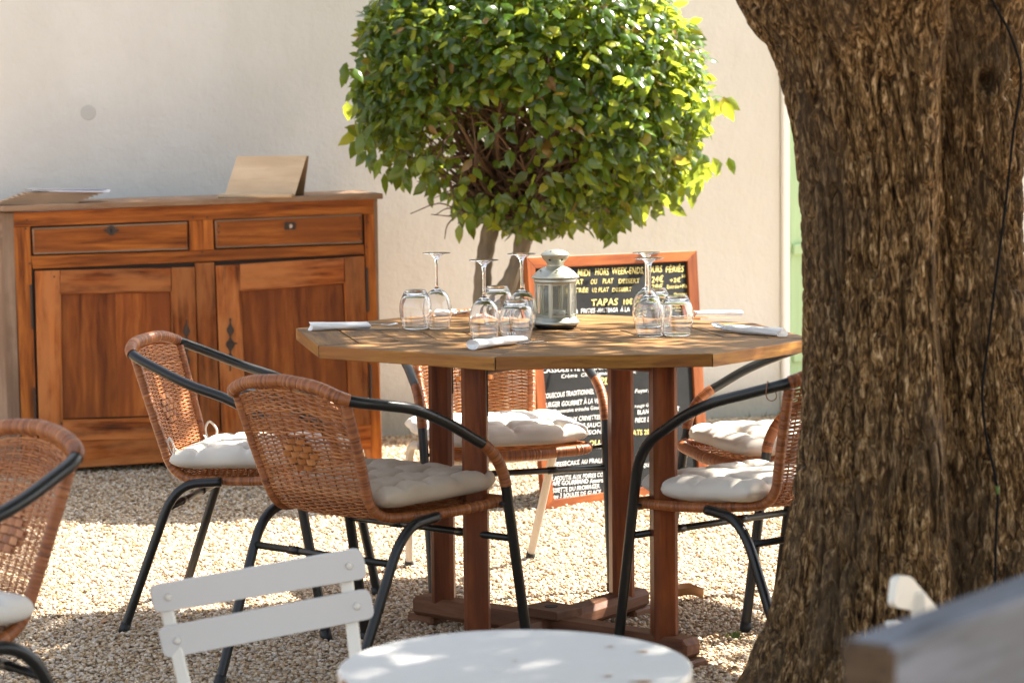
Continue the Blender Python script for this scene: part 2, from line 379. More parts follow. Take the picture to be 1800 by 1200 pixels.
# pebbles: geometry-node scatter of small stones
def stone_mesh(seed):
    import bmesh
    bm = bmesh.new(); bmesh.ops.create_icosphere(bm, subdivisions=1, radius=.5)
    r_ = random.Random(seed); sx, sy, sz = r_.uniform(.9, 1.25), r_.uniform(.7, .95), r_.uniform(.45, .75)
    for v_ in bm.verts:
        k = 1+r_.uniform(-.16, .16); v_.co = Vector((v_.co.x*sx*k, v_.co.y*sy*k, v_.co.z*sz*k))
    me = bpy.data.meshes.new('pebble_shape'); bm.to_mesh(me); bm.free(); me.materials.append(M['pebble'])
    if seed % 2: me.polygons.foreach_set('use_smooth', [True]*len(me.polygons))
    return me
sc_col = bpy.data.collections.new('pebble_sources')
for i in range(7):
    o = bpy.data.objects.new('pebble_source', stone_mesh(i)); sc_col.objects.link(o)
def scatter(name, poly, density, smin, smax, seed, label):
    me = bpy.data.meshes.new(name); me.from_pydata([(x, y, .002) for x, y in poly], [], [tuple(range(len(poly)))]); me.update()
    o = bpy.data.objects.new(name, me); COL.objects.link(o); tag(o, label, 'gravel', kind='stuff')
    ng = bpy.data.node_groups.new('scatter', 'GeometryNodeTree')
    ng.interface.new_socket('Geometry', in_out='INPUT', socket_type='NodeSocketGeometry'); ng.interface.new_socket('Geometry', in_out='OUTPUT', socket_type='NodeSocketGeometry')
    N = ng.nodes.new; I = N('NodeGroupInput'); Oo = N('NodeGroupOutput')
    D = N('GeometryNodeDistributePointsOnFaces'); D.inputs['Density'].default_value = density; D.inputs['Seed'].default_value = seed
    C = N('GeometryNodeCollectionInfo'); C.inputs['Collection'].default_value = sc_col; C.inputs['Separate Children'].default_value = True; C.inputs['Reset Children'].default_value = True
    P = N('GeometryNodeInstanceOnPoints'); P.inputs['Pick Instance'].default_value = True
    R = N('FunctionNodeRandomValue'); R.data_type = 'FLOAT_VECTOR'; R.inputs[0].default_value = (-.5, -.5, 0); R.inputs[1].default_value = (.5, .5, 6.28)
    S = N('FunctionNodeRandomValue'); S.data_type = 'FLOAT'; S.inputs[2].default_value = smin; S.inputs[3].default_value = smax
    T = N('GeometryNodeSetPosition'); Rz = N('FunctionNodeRandomValue'); Rz.data_type = 'FLOAT_VECTOR'; Rz.inputs[0].default_value = (0, 0, -.003); Rz.inputs[1].default_value = (0, 0, .005)
    l = ng.links.new
    l(I.outputs[0], D.inputs[0]); l(D.outputs[0], T.inputs['Geometry']); l(Rz.outputs[0], T.inputs['Offset']); l(T.outputs[0], P.inputs['Points'])
    l(C.outputs[0], P.inputs['Instance']); l(R.outputs[0], P.inputs['Rotation']); l(S.outputs[1], P.inputs['Scale']); l(P.outputs[0], Oo.inputs[0])
    md = o.modifiers.new('scatter', 'NODES'); md.node_group = ng
    return o
scatter('gravel_near', [(-1.9, 4.6), (1.5, 4.6), (1.7, 7.2), (-2.0, 7.2)], 17000, .006, .0138, 3, 'pale rounded gravel between and in front of the chairs')
scatter('gravel_far', [(-2.0, 7.2), (1.7, 7.2), (2.0, 10.5), (-2.6, 9.0)], 9500, .0065, .0155, 4, 'shaded and sunlit gravel at the foot of the wall')

# ================================================================== SETTING: wall, door
WL, WR = atz(700, 765), atz(1350, 730); WD = nrm(WR-WL); WN = A_([WD[1], -WD[0], 0])     # along, towards the camera
wang = math.atan2(WD[1], WD[0])
def wu(px, py): p = atp(px, py, WL, WN); return (p-WL)@WD, p[2]
def wpt(u, z, out=0.): return WL+WD*u+WN*out+A_([0, 0, z])
u_end = wu(1373, 450)[0]
out = [(-7, -.1), (u_end, -.1), (u_end, 2.0), (-.55, 2.0), (-.55, 3.5), (-7, 3.5)]
mb = MB(); n = len(out); V = [wpt(u, z) for u, z in out]+[wpt(u, z, -.35) for u, z in out]
mb.add(V, [tuple(range(n)), tuple(range(2*n-1, n-1, -1))]+[(i, i+n, (i+1) % n+n, (i+1) % n) for i in range(n)])
# pillowy plaster relief is in the bump; a rounded-over end
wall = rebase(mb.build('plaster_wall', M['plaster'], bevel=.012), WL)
tag(wall, 'cream rendered courtyard wall behind the cupboard and the clipped tree', 'wall')
mb = MB(); u_s, z_s = wu(155, 198); mb.lathe([(.0, 0), (.03, 0.0005), (.026, .0012), (0, .0014)], 20)
st = mb.build('stain_patch', M['stain'], wall); st.rotation_euler = (pi/2, 0, wang); st.location = Vector(wpt(u_s, z_s, .001)-WL)
mb = MB(); u2 = wu(1386, 450)[0]
mb.slab([wpt(u_end+.002, -.05), wpt(u2, -.05), wpt(u2, 2.0), wpt(u_end+.002, 2.0)], WN, .2, .02)
o = rebase(mb.build('door_surround', M['sun_white_plaster'], bevel=.008), wpt(u_end, 0)); tag(o, 'white plastered door jamb beside the green door, brightened in its colour for sunlight', 'door frame')
dr = thing('green_door', wpt(u2+.01, 0), wang, 'pale green boarded door with a cross rail, mostly hidden by the big trunk', 'door')
for i in range(7):
    mb = MB(); mb.box((.055+i*.112, .02, 1.0), (.108, .03, 2.0), bev=.003); mb.build('plank', M['green'], dr)
for zz in (wu(1400, 438)[1], .25, 1.75):
    mb = MB(); mb.box((.4, -.006, zz), (.78, .02, .045), bev=.003); mb.build('cross_rail', M['green'], dr)
mb = MB(); mb.slab([wpt(u2+.82, -.1), wpt(u2+14, -.1), wpt(u2+14, 2.0), wpt(u2+.82, 2.0)], WN, .35)
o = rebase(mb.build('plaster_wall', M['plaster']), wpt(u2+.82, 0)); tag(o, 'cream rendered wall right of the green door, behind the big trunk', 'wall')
mb = MB(); 
for i in range(260):
    u = random.uniform(-3.5, 2.2); b = wpt(u, 0, random.uniform(0.005, .05)); h = random.uniform(.008, .03); a = random.uniform(0, 6.3); d = A_([cos(a), sin(a), 0])
    mb.add([b-d*.002, b+d*.002, b+A_([random.uniform(-.01, .01), random.uniform(-.01, .01), h])], [(0, 1, 2)])
o = mb.build('wall_foot_moss', M['moss']); tag(o, 'dark low moss and weeds along the foot of the wall', 'moss', kind='stuff')

# ================================================================== CUPBOARD
PL, PR = atz(44, 838), atz(664, 811); CD = nrm(PR-PL); CN = A_([CD[1], -CD[0], 0])
cang = math.atan2(CD[1], CD[0])
cab = thing('cupboard', PL, cang, 'old orange-brown wooden cupboard with two drawers and two panelled doors against the wall', 'cupboard')
def C2(px, py):
    p = atp(px, py, PL, CN)-PL; return A_([p@CD, 0., p[2]])          # local coordinates of the cupboard (x along, -y to the front)
CF = A_([0, -1., 0])
def cslab(name, q, mat, t=.02, outw=0., bevel=.002, gd=0, par=None, label=None):
    P = [C2(*p) for p in q]; mb = MB(); mb.slab([P[3], P[2], P[1], P[0]], CF, t, outw, gdir=gd)
    o = mb.build(name, mat, par or cab, bevel=bevel)
    if label: o['label'] = label
    return o
cslab('top_rail', [(24, 373), (657, 349), (657, 376), (24, 399)], M['cab'])
cslab('corner_post', [(24, 399.5), (53, 398.5), (68, 836), (42, 837)], M['cab'], .03, .0005)
cslab('corner_post', [(640, 376.5), (657, 376), (672, 812), (652, 814)], M['cab'], .03, .0005)
cslab('middle_rail', [(54, 450), (640, 429.5), (640.5, 447), (58, 473)], M['cab'])
cslab('middle_stile', [(332, 388), (374.5, 386), (376, 438.5), (333, 440.5)], M['cab'])
cslab('middle_stile', [(343, 462), (377, 461), (388, 768), (352, 769)], M['cab_door'], .02, -.001)
sk = cslab('skirt', [(68, 774), (652, 746), (652, 789), (70, 826)], M['cab_door'], .02, .001)
cslab('foot', [(640, 789.5), (655, 788.5), (655, 814), (647, 815)], M['cab_door'], .03)
# drawers with a raised bead
def bead(q, par, mat, w_=.008, outw=.012):
    P = [C2(*p)+CF*outw for p in q]; mb = MB(); mb.tube(P+[P[0]], .0035, 6, caps=False); return mb.build('bead', mat, par)
d1 = cslab('drawer', [(56, 401), (329, 390), (330, 438), (58, 447)], M['cab'], .02, .007, gd=1)
bead([(58, 402.5), (328, 391.5), (329, 437), (60, 445.5)], d1, M['cab_side'], outw=.007)
d2 = cslab('drawer', [(377, 387), (636, 376), (637, 427), (379, 436)], M['cab'], .02, .007, gd=1)
bead([(379, 388.5), (634, 377.5), (635, 425.5), (381, 434.5)], d2, M['cab_side'], outw=.007)
def poly_plate(pts, cx, cy, par, outw, t=.003, name='keyhole_plate', mat=None):
    """small outline plate (pixel outline about cx, cy)"""
    P = A_([C2(cx+x, cy+y) for x, y in pts])+CF*outw; n = len(P); mb = MB()
    mb.add(np.vstack([P, P-CF*t]), [tuple(range(n))[::-1], tuple(range(n, 2*n))]+[(i, (i+1) % n, (i+1) % n+n, i+n) for i in range(n)])
    o = mb.build(name, mat or M['iron'], par); return o
dia = [(-15, 0), (-8, 3), (-3, 8), (0, 9), (4, 8), (9, 3), (15, 0), (9, -3), (4, -8), (0, -9), (-3, -8), (-8, -3)]
pp = poly_plate(dia, 195, 405, d1, .012); poly_plate([(-2, -3), (2, -3), (1.5, 4), (-1.5, 4)], 195, 405, d1, .0128, .001, 'keyhole', M['hole'])
poly_plate([(11*cos(a)*(1-.18*cos(4*a)), 7.5*sin(a)*(1-.18*cos(4*a))) for a in np.linspace(0, 2*pi, 24, endpoint=False)], 509, 397, d2, .012)
poly_plate([(-2, -3), (3, -3), (3, 3), (-2, 4)], 510, 397, d2, .016, .005, 'keyhole', M['steel'])
def door(out4, pan4, label=None):
    d = bpy.data.objects.new('door', None); COL.objects.link(d); d.parent = cab
    (a, b, c_, e), (p, q, r_, s_) = out4, pan4
    L = lambda A, B, t: (A[0]+(B[0]-A[0])*t, A[1]+(B[1]-A[1])*t)
    cslab('stile', [a, (p[0], a[1]+(b[1]-a[1])*(p[0]-a[0])/(b[0]-a[0])), (s_[0], e[1]+(c_[1]-e[1])*(s_[0]-e[0])/(c_[0]-e[0])), e], M['cab_door'], .02, .009, par=d, gd=2)
    cslab('stile', [(q[0], a[1]+(b[1]-a[1])*(q[0]-a[0])/(b[0]-a[0])), b, c_, (r_[0], e[1]+(c_[1]-e[1])*(r_[0]-e[0])/(c_[0]-e[0]))], M['cab_door'], .02, .0092, par=d, gd=2)
    cslab('rail', [(p[0]+.5, a[1]+(b[1]-a[1])*(p[0]-a[0])/(b[0]-a[0])), (q[0]-.5, a[1]+(b[1]-a[1])*(q[0]-a[0])/(b[0]-a[0])), (q[0]-.5, q[1]), (p[0]+.5, p[1])], M['cab_door'], .02, .0085, par=d, gd=1)
    cslab('rail', [(s_[0]+.5, s_[1]), (r_[0]-.5, r_[1]), (r_[0]-.5, e[1]+(c_[1]-e[1])*(r_[0]-e[0])/(c_[0]-e[0])), (s_[0]+.5, e[1]+(c_[1]-e[1])*(s_[0]-e[0])/(c_[0]-e[0]))], M['cab_door'], .02, .0085, par=d, gd=1)
    # panel of vertical boards, recessed
    k = 2
    for i in range(k):
        t0, t1 = i/k, (i+1)/k-.0015
        u0, u1 = max(t0, .012), min(t1, .988); pi_, qi_, ri_, si_ = [(x_, y_+dy_) for (x_, y_), dy_ in ((p, 2.5), (q, 2.5), (r_, -2.5), (s_, -2.5))]
        cslab('panel_board', [L(pi_, qi_, u0), L(pi_, qi_, u1), L(si_, ri_, u1), L(si_, ri_, u0)], M['cab_panel'], .01, -.006, bevel=0, par=d, gd=2)
    P = [C2(*x)+CF*.006 for x in (p, q, r_, s_)]; mb = MB(); mb.tube(P+[P[0]], .005, 6, caps=False); mb.build('moulding', M['cab_door'], d)
    return d
dl = door([(61, 476), (342, 469), (350, 769), (69, 775)], [(105, 515), (301, 511), (306, 732), (109, 738)])
dR = door([(379, 467), (640, 449.5), (650, 745), (390, 764)], [(421, 510), (605, 496), (614, 706), (430, 722)])
lob = [(3.5*sin(6*t_)+7.5*abs(sin(3.0*t_+.3))*0+(5+2.5*cos(t_*20))*(1-abs(t_-.5)*1.2), -45+90*t_) for t_ in np.linspace(0, 1, 30)]
prof = [(max(1.2, (4.5+3.2*cos(2*pi*3.5*(t_-.5)))*(1-.55*abs(2*t_-1)**2)), -46+92*t_) for t_ in np.linspace(0, 1, 34)]
orn = prof+[(-x, y) for x, y in prof[::-1]]
poly_plate(orn, 327, 607, dl, .014, .004, 'lock_plate'); poly_plate(orn, 404, 605, dR, .014, .004, 'lock_plate')
mb = MB(); a = C2(404, 602)+CF*.012; mb.tube([a, a+CF*.03], .0022, 8); mb.tube(rounded([a+CF*.03+A_([-.012, 0, 0]), a+CF*.03+A_([.022, 0, 0])], .01), .003, 8); mb.build('key', M['iron'], dR)
for q in ([(52, 500), (56, 500), (59, 578), (55, 578)], [(58, 680), (61.5, 680), (64, 742), (60.5, 742)]): cslab('hinge', q, M['iron'], .01, .013, par=dl)
for q in ([(642, 470), (646, 470), (648, 548), (644, 548)], [(648, 640), (652, 640), (653, 712), (650, 712)]): cslab('hinge', q, M['iron'], .01, .013, par=dR)
for px, py in [(47, 387), (52, 463), (339, 382), (364, 382), (355, 443), (644, 434), (647, 391), (45, 402), (95, 486), (632, 464), (384, 397), (384, 408), (632, 383), (630, 411), (634, 420), (108, 743), (384, 750), (62, 700)]:
    c = C2(px, py); d_ = .0115 if (377 < px < 637 and 376 < py < 436) or py > 464 else .0022
    mb = MB(); mb.box((0, 0, 0), (.006, .002, .006), bev=.0005); mb.build('peg', M['iron'], cab, loc=c+CF*d_)
# side faces (canted corners), back body, top boards
W = C2(657, 500)[0]; H0 = C2(24, 373)[2]; H1 = C2(657, 349)[2]; xl = C2(24, 400)[0]
def side(x0, ang, L_, H, name='side'):
    d = A_([cos(ang), sin(ang), 0]); nn = A_([d[1], -d[0], 0]) if cos(ang) < 0 else A_([-d[1], d[0], 0])
    if nn[1] > 0: nn = -nn
    b = A_([x0, .002, 0.])
    o_ = []
    pts = [(0, .04), (L_, .04), (L_, H), (0, H)]
    def Q(u, z): return b+d*u+A_([0, 0, z])
    w_ = .055
    for nm, (u0, u1, z0, z1), k in (('side_stile', (0, w_, .0, H), 0), ('side_stile', (L_-w_, L_, .0, H), 0), ('side_rail', (w_, L_-w_, H-.13, H), -.001), ('side_rail', (w_, L_-w_, .05, .16), -.001), ('side_panel', (w_, L_-w_, .16, H-.13), -.012)):
        P = [Q(u0, z0), Q(u1, z0), Q(u1, z1), Q(u0, z1)]
        if cos(ang) < 0: P = [P[1], P[0], P[3], P[2]]
        mb = MB(); mb.slab(P, nn, .02, k); mb.build(nm, M['cab_side'] if cos(ang) < 0 else M['cab'], cab, bevel=.002)
side(xl, pi-radians(42), .40, H0-.002); side(W, radians(93), .44, H1-.002)
mb = MB()
xa, xb = xl+.02, W-.02
body = [(xa, .025), (xb, .025), (xb-.02, .46), (xa-.25, .46), (xa-.25, .28)]
z1_ = min(H0, H1)-.012
n = len(body); mb.add([(x, y, .07) for x, y in body]+[(x, y, z1_) for x, y in body], [tuple(range(n))[::-1], tuple(range(n, 2*n))]+[(i, (i+1) % n, (i+1) % n+n, i+n) for i in range(n)])
mb.build('carcass', M['iron'], cab)
# top: three boards front to back, canted corners, slightly uneven front edge
TL, TR = C2(7, 372), C2(671, 349.5)
zt = lambda x: TL[2]+(TR[2]-TL[2])*(x-TL[0])/(TR[0]-TL[0])
def topb(pts, name='top_board'):
    mb = MB(); n = len(pts); V = [(x, y, zt(x)) for x, y in pts]+[(x, y, zt(x)+.021) for x, y in pts]
    G = [(x+9, y, z_) for x, y, z_ in V]
    mb.add(V, [tuple(range(n))[::-1], tuple(range(n, 2*n))]+[(i, (i+1) % n, (i+1) % n+n, i+n) for i in range(n)], G); mb.build(name, M['cab_top'], cab, bevel=.004)
xs = np.linspace(TL[0], TR[0], 22); fr = [(x, -.028+.003*sin(x*9)+.002*sin(x*23)) for x in xs]
topb(fr+[(TR[0], .15), (TL[0]-.15, .15)])
topb([(TL[0]-.152, .152), (TR[0]-.003, .152), (TR[0]-.003, .33), (TL[0]-.26, .33), (TL[0]-.26, .25)])
topb([(TL[0]-.26, .332), (TR[0]-.006, .332), (TR[0]-.006, .50), (TL[0]-.26, .50)])
def cabw(x, y, z): return PL+CD*x-CN*y+A_([0, 0, z])
ztop = lambda x: zt(x)+.021
# menus fanned out on the cupboard
x0 = C2(45, 355)[0]
for i in range(9):
    mb = MB(); mb.box((0, 0, 0), (.30-.004*i, .20, .0046), bev=.0008)
    x = x0+.035+.017*i-(.02 if i == 8 else 0); z_ = ztop(x)+.003+.0058*i
    lab = ['lowest brown card menu of the fanned pile on the cupboard', 'brown card menu second from the bottom of the fanned pile', 'brown card menu third from the bottom of the fanned pile', 'brown card menu fourth from the bottom of the fanned pile', 'middle brown card menu of the fanned pile', 'brown card menu sixth from the bottom of the fanned pile', 'brown card menu directly under the grey one of the pile', 'pale blue printed menu sliding out to the right of the pile', 'grey printed menu on top of the fanned pile'][i]
    o = mb.build('menu', M['kraft'] if i < 7 else (M['paper'] if i == 7 else M['menu_grey']))
    p = cabw(x+(.02 if i == 7 else 0), .10+.004*i+(.0 if i != 7 else -.005), z_); o.location = p; o.rotation_euler = (0, radians(.6 if i != 7 else 1.5), cang+radians(-6+1.5*i if i < 7 else (-4 if i == 7 else 6)))
    tag(o, lab, 'menu', 'menus piled on the cupboard')
# wooden easel stand for a card
a, b = C2(397, 343), C2(522, 340); S0 = cabw(a[0], .06, ztop(a[0])); sx = b[0]-a[0]; hgt = C2(530, 268)[2]-C2(530, 341)[2]
st = thing('menu_stand', S0, radians(-5), 'pale plywood tent stand with a front ledge on the cupboard', 'stand')
mb = MB(); mb.slab([(0.0, 0, .004), (sx, 0, .004), (sx+.0, .085, hgt), (0.0, .085, hgt)], (0, -hgt, .085), .006); o = mb.build('front_panel', M['stand'], st, bevel=.001)
for v_ in o.data.vertices: v_.co.x += .035*v_.co.z/hgt
mb = MB(); mb.slab([(sx, .155, 0), (0, .155, 0), (0, .090, hgt-.002), (sx, .090, hgt-.002)], (0, 1, .4), .006); o = mb.build('back_panel', M['kraft'], st, bevel=.001)
for v_ in o.data.vertices: v_.co.x += .035*v_.co.z/hgt+.008
mb = MB(); mb.box((sx/2-.008, -.02, .008), (sx+.015, .045, .016), bev=.006); mb.build('ledge', M['stand'], st)

# ================================================================== CHALKBOARD
BL, BR = atz(957, 897), atz(1247, 857); BD = nrm(BR-BL); th = radians(12)
BNh = A_([BD[1], -BD[0], 0]); BU = nrm(A_([-BNh[0]*sin(th), -BNh[1]*sin(th), cos(th)])); BN = nrm(np.cross(BD, BU))
if BN[1] > 0: BN = -BN
def bp(px, py, o=0.): return atp(px, py, BL, BN)+BN*o
brd = thing('menu_board', BL, 0, 'tall chalkboard menu with orange wooden frame standing behind the table', 'menu board')
def bslab(name, q, mat, t, outw, bev=.002, gd=0):
    P = [bp(*p)-BL for p in q]; mb = MB(); mb.slab([P[3], P[2], P[1], P[0]], BN, t, outw, gdir=gd); return mb.build(name, mat, brd, bevel=bev)
oc = [(925, 452), (1225, 440), (1247, 857), (957, 897)]; ic = [(941, 472), (1208, 459), (1229, 842), (974, 877)]
bslab('frame_rail', [oc[0], oc[1], ic[1], ic[0]], M['frame'], .022, 0, gd=1); bslab('frame_rail', [ic[3], ic[2], oc[2], oc[3]], M['frame'], .022, 0, gd=1)
bslab('frame_stile', [oc[0], ic[0], ic[3], oc[3]], M['frame'], .022, .0006, gd=2); bslab('frame_stile', [ic[1], oc[1], oc[2], ic[2]], M['frame'], .022, .0006, gd=2)
bslab('slate', [(938, 469), (1211, 456), (1232, 846), (971, 881)], M['slate'], .004, -.008, 0)
# rear leg frame of the A-board
tl, tr = bp(930, 470)-BL, bp(1220, 458)-BL; back = -BNh*.42
mb = MB()
for p in (tl, tr):
    q = A_([p[0], p[1], 0])+back*1.0; a_ = p-BN*.03; d_ = nrm(q-a_); s_ = nrm(np.cross(d_, BD)); mid = (a_+q)/2
    R_ = np.stack([d_, BD, s_], 1)
    mb.box(mid, (np.linalg.norm(q-a_), .03, .018), R_)
a_ = (A_([tl[0], tl[1], 0])+back)*.75+tl*.25; b_ = (A_([tr[0], tr[1], 0])+back)*.75+tr*.25
mb.box((a_+b_)/2, (np.linalg.norm(b_-a_), .018, .03), np.stack([nrm(b_-a_), nrm(np.cross(A_([0, 0, 1.]), b_-a_)), A_([0, 0, 1.])], 1)); mb.build('rear_leg_frame', M['sbark'], brd)
def write(txt, px0, py0, px1, py1, hpx, mat, par=brd, jit=.55, bold=0.):
    cu = bpy.data.curves.new('t', 'FONT'); cu.body = txt; cu.size = 1; cu.resolution_u = 2; cu.offset = bold; cu.space_character = 1.05
    to = bpy.data.objects.new('t', cu); COL.objects.link(to); dg = bpy.context.evaluated_depsgraph_get(); dg.update()
    me = bpy.data.meshes.new_from_object(to.evaluated_get(dg)); bpy.data.objects.remove(to); bpy.data.curves.remove(cu)
    n = len(me.vertices); V = np.zeros(n*3); me.vertices.foreach_get('co', V); V = V.reshape(-1, 3)
    wd = V[:, 0].max(); X = V[:, 0]/wd; Y = V[:, 1]/.72
    sd = rng.uniform(0, 50)
    Y = Y*(1+.18*jit*(vnoise(X*len(txt)*.9+sd, X*0, X*0)-.5))+.22*jit*(vnoise(X*len(txt)*.45+sd+9, X*0, X*0)-.5)
    X = X+.35*jit/len(txt)*(vnoise(X*len(txt)*.6+sd, Y*1.7+3, X*0)-.5)*1.2+.12/len(txt)*Y
    p0, p1 = bp(px0, py0, -.0068), bp(px1, py1, -.0068); up = bp(px0, py0-hpx, -.0068)-p0
    W_ = p0+X[:, None]*(p1-p0)+Y[:, None]*up-BL
    me.vertices.foreach_set('co', W_.ravel()); me.materials.append(mat); me.update()
    o = bpy.data.objects.new('chalk_writing', me); COL.objects.link(o); o.parent = par; return o
Yw, Wh = M['chalk_yellow'], M['chalk_white']
for t_, a_, b_, c_, d_, h_, m_ in (('LE', 948, 489, 962, 488, 12, Yw), ('MiDi', 1017, 484.5, 1039, 484, 12, Yw), ('HORS', 1048, 483, 1072, 482.5, 12, Yw), ('WEEK-ENDS,', 1077.5, 481.5, 1134, 480, 12, Yw), ('JOURS', 1138, 479, 1166, 478, 12, Yw), ('FÉRIÉS', 1172, 478, 1204, 477, 11, Yw),
    ('PLAT', 1004, 500, 1027, 499, 9, Yw), ('OU', 1040, 499, 1051, 498, 9, Yw), ('PLAT', 1061, 498, 1080, 497.5, 9, Yw), ('DESSERT', 1089, 497.5, 1126, 496.5, 8, Yw), ('24€', 1147, 496, 1168, 495, 11, Yw), ('+2€', 1179, 496, 1198, 495, 8, Yw), ('50', 1200, 487, 1207, 487, 5, Yw),
    ('ENTRÉE', 998, 514, 1036, 513, 8, Yw), ('1/2', 1042, 513, 1051, 513, 8, Yw), ('PLAT', 1054, 513, 1072, 512, 8, Yw), ('DESSERT', 1078, 512, 1112, 511, 7, Yw), ('28€', 1147, 508, 1167, 507, 9, Yw), ('Entrée+Plat', 1174, 507, 1213, 505, 7, Yw), ('Dessert', 1186, 520, 1213, 518, 6, Yw),
    ('TAPAS', 1041, 537, 1088, 535, 12, Yw), ('10€', 1096, 535, 1114, 534, 10, Yw), ('&', 1013, 550.5, 1018, 550, 8, Wh), ('FRITES', 1023, 550, 1048, 549, 8, Wh), ('-HALTBAGA', 1051, 549, 1088, 547.5, 8, Wh), ('À LA', 1093, 547, 1109, 546.5, 8, Wh)):
    write(t_, a_, b_, c_, d_, h_, m_, jit=.35, bold=.006)
write('CASSOLETTE DE SAINT-JACQUES GRATINÉE', 954, 655, 1180, 641, 9, Wh, bold=.006); write('Crème  Champignons  Vin blanc', 988, 664, 1120, 655, 7, Wh)
write('PLATS', 1056, 676, 1100, 672, 13, Yw, bold=.012); write('COUSCOUS TRADITIONNEL', 957, 700, 1046, 691, 9, Wh, bold=.006); write('Foyer, L.Berbère', 1118, 690, 1185, 685, 7, Wh)
write('BURGER GOURMET À LA VIANDE HACHÉE', 957, 716, 1105, 703, 9, Wh, bold=.006); write('Porc Mayonnaise sriracha Gouda', 957, 727, 1060, 718, 7, Wh); write('rouge Gorgonzola', 1118, 716, 1172, 711, 6, Wh)
write('LINGUINES AUX CREVETTES & MARJOLAINE', 960, 744, 1110, 731, 8, Wh, bold=.006); write('BLANC  DE POULET', 1122, 728, 1196, 721, 8, Wh, bold=.006); write('PAVÉ DE BOEUF SAUCE AU POIVRE', 962, 757, 1110, 744, 8, Wh, bold=.006)
write('PIÈCE DU BOUCHER', 1118, 742, 1190, 735, 8, Wh, bold=.006); write('FILET DE POISSON DU JOUR', 963, 770, 1110, 757, 8, Wh, bold=.004); write('PLATS 20€', 1104, 766, 1150, 761, 9, Yw, bold=.012); write('OU', 1036, 783, 1056, 781, 9, Yw, bold=.012)
write('GALETTE DE POULET DU CHEF', 965, 795, 1110, 782, 8, Wh, bold=.006); write('CHEESECAKE AU PRALINÉ MAISON', 968, 820, 1105, 808, 8, Wh, bold=.006); write('CROQUANTE', 1118, 822, 1160, 818, 7, Wh, bold=.004)
write('CLAFOUTIS AUX POIRES CONFITES', 967, 845, 1085, 835, 8, Wh, bold=.006); write('CAFÉ GOURMAND Assortiment', 967, 854, 1080, 845, 8, Wh, bold=.01)
write('ASSIETTE DU FROMAGER', 968, 866, 1056, 857, 8, Wh, bold=.006); write('2 ou 3 BOULES DE GLACE', 969, 876, 1058, 867, 8, Wh, bold=.004)

# ================================================================== DINING TABLE
TC = A_([.0919, 5.928, 0.]); TR_, TPH, TAX, TAY, TH = .6544, 2.94225, -.0153, -.0023, .74
def tz(x, y): return TH+TAX*(x-TC[0])+TAY*(y-TC[1])
tab = thing('dining_table', TC, 0, 'octagonal plank-topped wooden table on four square posts, laid with upturned glasses', 'table')
def tp(r_, a): x = r_*cos(a); y = r_*sin(a); return A_([x, y, TH+TAX*x+TAY*y])
apo = cos(pi/8); NB = 6; gap = .0035
for k in range(8):
    a0 = TPH+k*pi/4; a1 = a0+pi/4; am = (a0+a1)/2; nd = A_([cos(am), sin(am), 0]); td = A_([-sin(am), cos(am), 0])
    for j in range(NB):
        r1 = TR_*apo*(1-j/NB)-(gap if j else 0)*.5; r0 = TR_*apo*(1-(j+1)/NB)+gap*.5
        if j == NB-1: r0 = .004
        h1 = r1*math.tan(pi/8)-.0013; h0 = max(.001, r0*math.tan(pi/8)-.0013); dz = random.uniform(-.0009, .0009); t = .030 if j == 0 else .024
        P = [nd*r0-td*h0, nd*r1-td*h1, nd*r1+td*h1, nd*r0+td*h0]
        P = [p+A_([0, 0, TH+TAX*p[0]+TAY*p[1]+dz]) for p in P]
        V = P+[p-A_([0, 0, t]) for p in P]; G = [(v_@td, v_@nd, v_[2]) for v_ in V]; G = A_(G)+rng.uniform(-5, 5, 3)
        mb = MB(); mb.add(V, [(0, 1, 2, 3), (7, 6, 5, 4), (0, 4, 5, 1), (2, 6, 7, 3), (3, 7, 4, 0)], G); mb.cm = 1 if j == 0 else 0
        mb.add([V[1], V[5], V[6], V[2]], [(0, 1, 2, 3)], [G[1], G[5], G[6], G[2]]); 
        o = mb.build('plank', [M['table'], M['table_edge']], tab)
        # weld the outer face back on so that the bevel runs round it
        import bmesh
        bm = bmesh.new(); bm.from_mesh(o.data); bmesh.ops.remove_doubles(bm, verts=bm.verts, dist=1e-5); bm.to_mesh(o.data); bm.free()
        b = o.modifiers.new('b', 'BEVEL'); b.width = .002 if j == 0 else .0012; b.segments = 2
mb = MB(); mb.tube([tp(0, 0)-A_([0, 0, .0]), tp(0, 0)+A_([0, 0, .002])], .018, 20); mb.build('centre_plug', M['table'], tab)
PST = [A_([-.180, 5.965]), A_([.348, 5.500]), A_([-.088, 5.490]), A_([.273, 6.015])]
ctr = sum(PST)/4
for i, p in enumerate(PST):
    h_ = tz(*p)-.026
    d = nrm(np.append(p-ctr, 0)); 
    mb = MB(); hw = .029; ch = .010; ang0 = radians(-6 if i in (0, 2) else 12)
    oct_ = [(hw, -hw+ch), (hw, hw-ch), (hw-ch, hw), (-hw+ch, hw), (-hw, hw-ch), (-hw, -hw+ch), (-hw+ch, -hw), (hw-ch, -hw)]
    R_ = rotz(ang0); V = [R_@A_([x, y, .055]) for x, y in oct_]+[R_@A_([x, y, h_]) for x, y in oct_]; V = A_(V)
    G = np.stack([V[:, 2], V[:, 0], V[:, 1]], 1)+i*3.1
    mb.add(V+A_([p[0]-TC[0], p[1]-TC[1], 0]), [tuple(range(8))[::-1], tuple(range(8, 16))]+[(j, (j+1) % 8, (j+1) % 8+8, j+8) for j in range(8)], G)
    o = mb.build('leg', M['post'], tab, bevel=.0015)
    mb = MB(); mb.box(R_@A_([hw-.002, 0, 0])+A_([p[0]-TC[0], p[1]-TC[1], h_-.07]), (.008, .014, .12), R_, bev=.001); mb.build('slot', M['hole'], o)
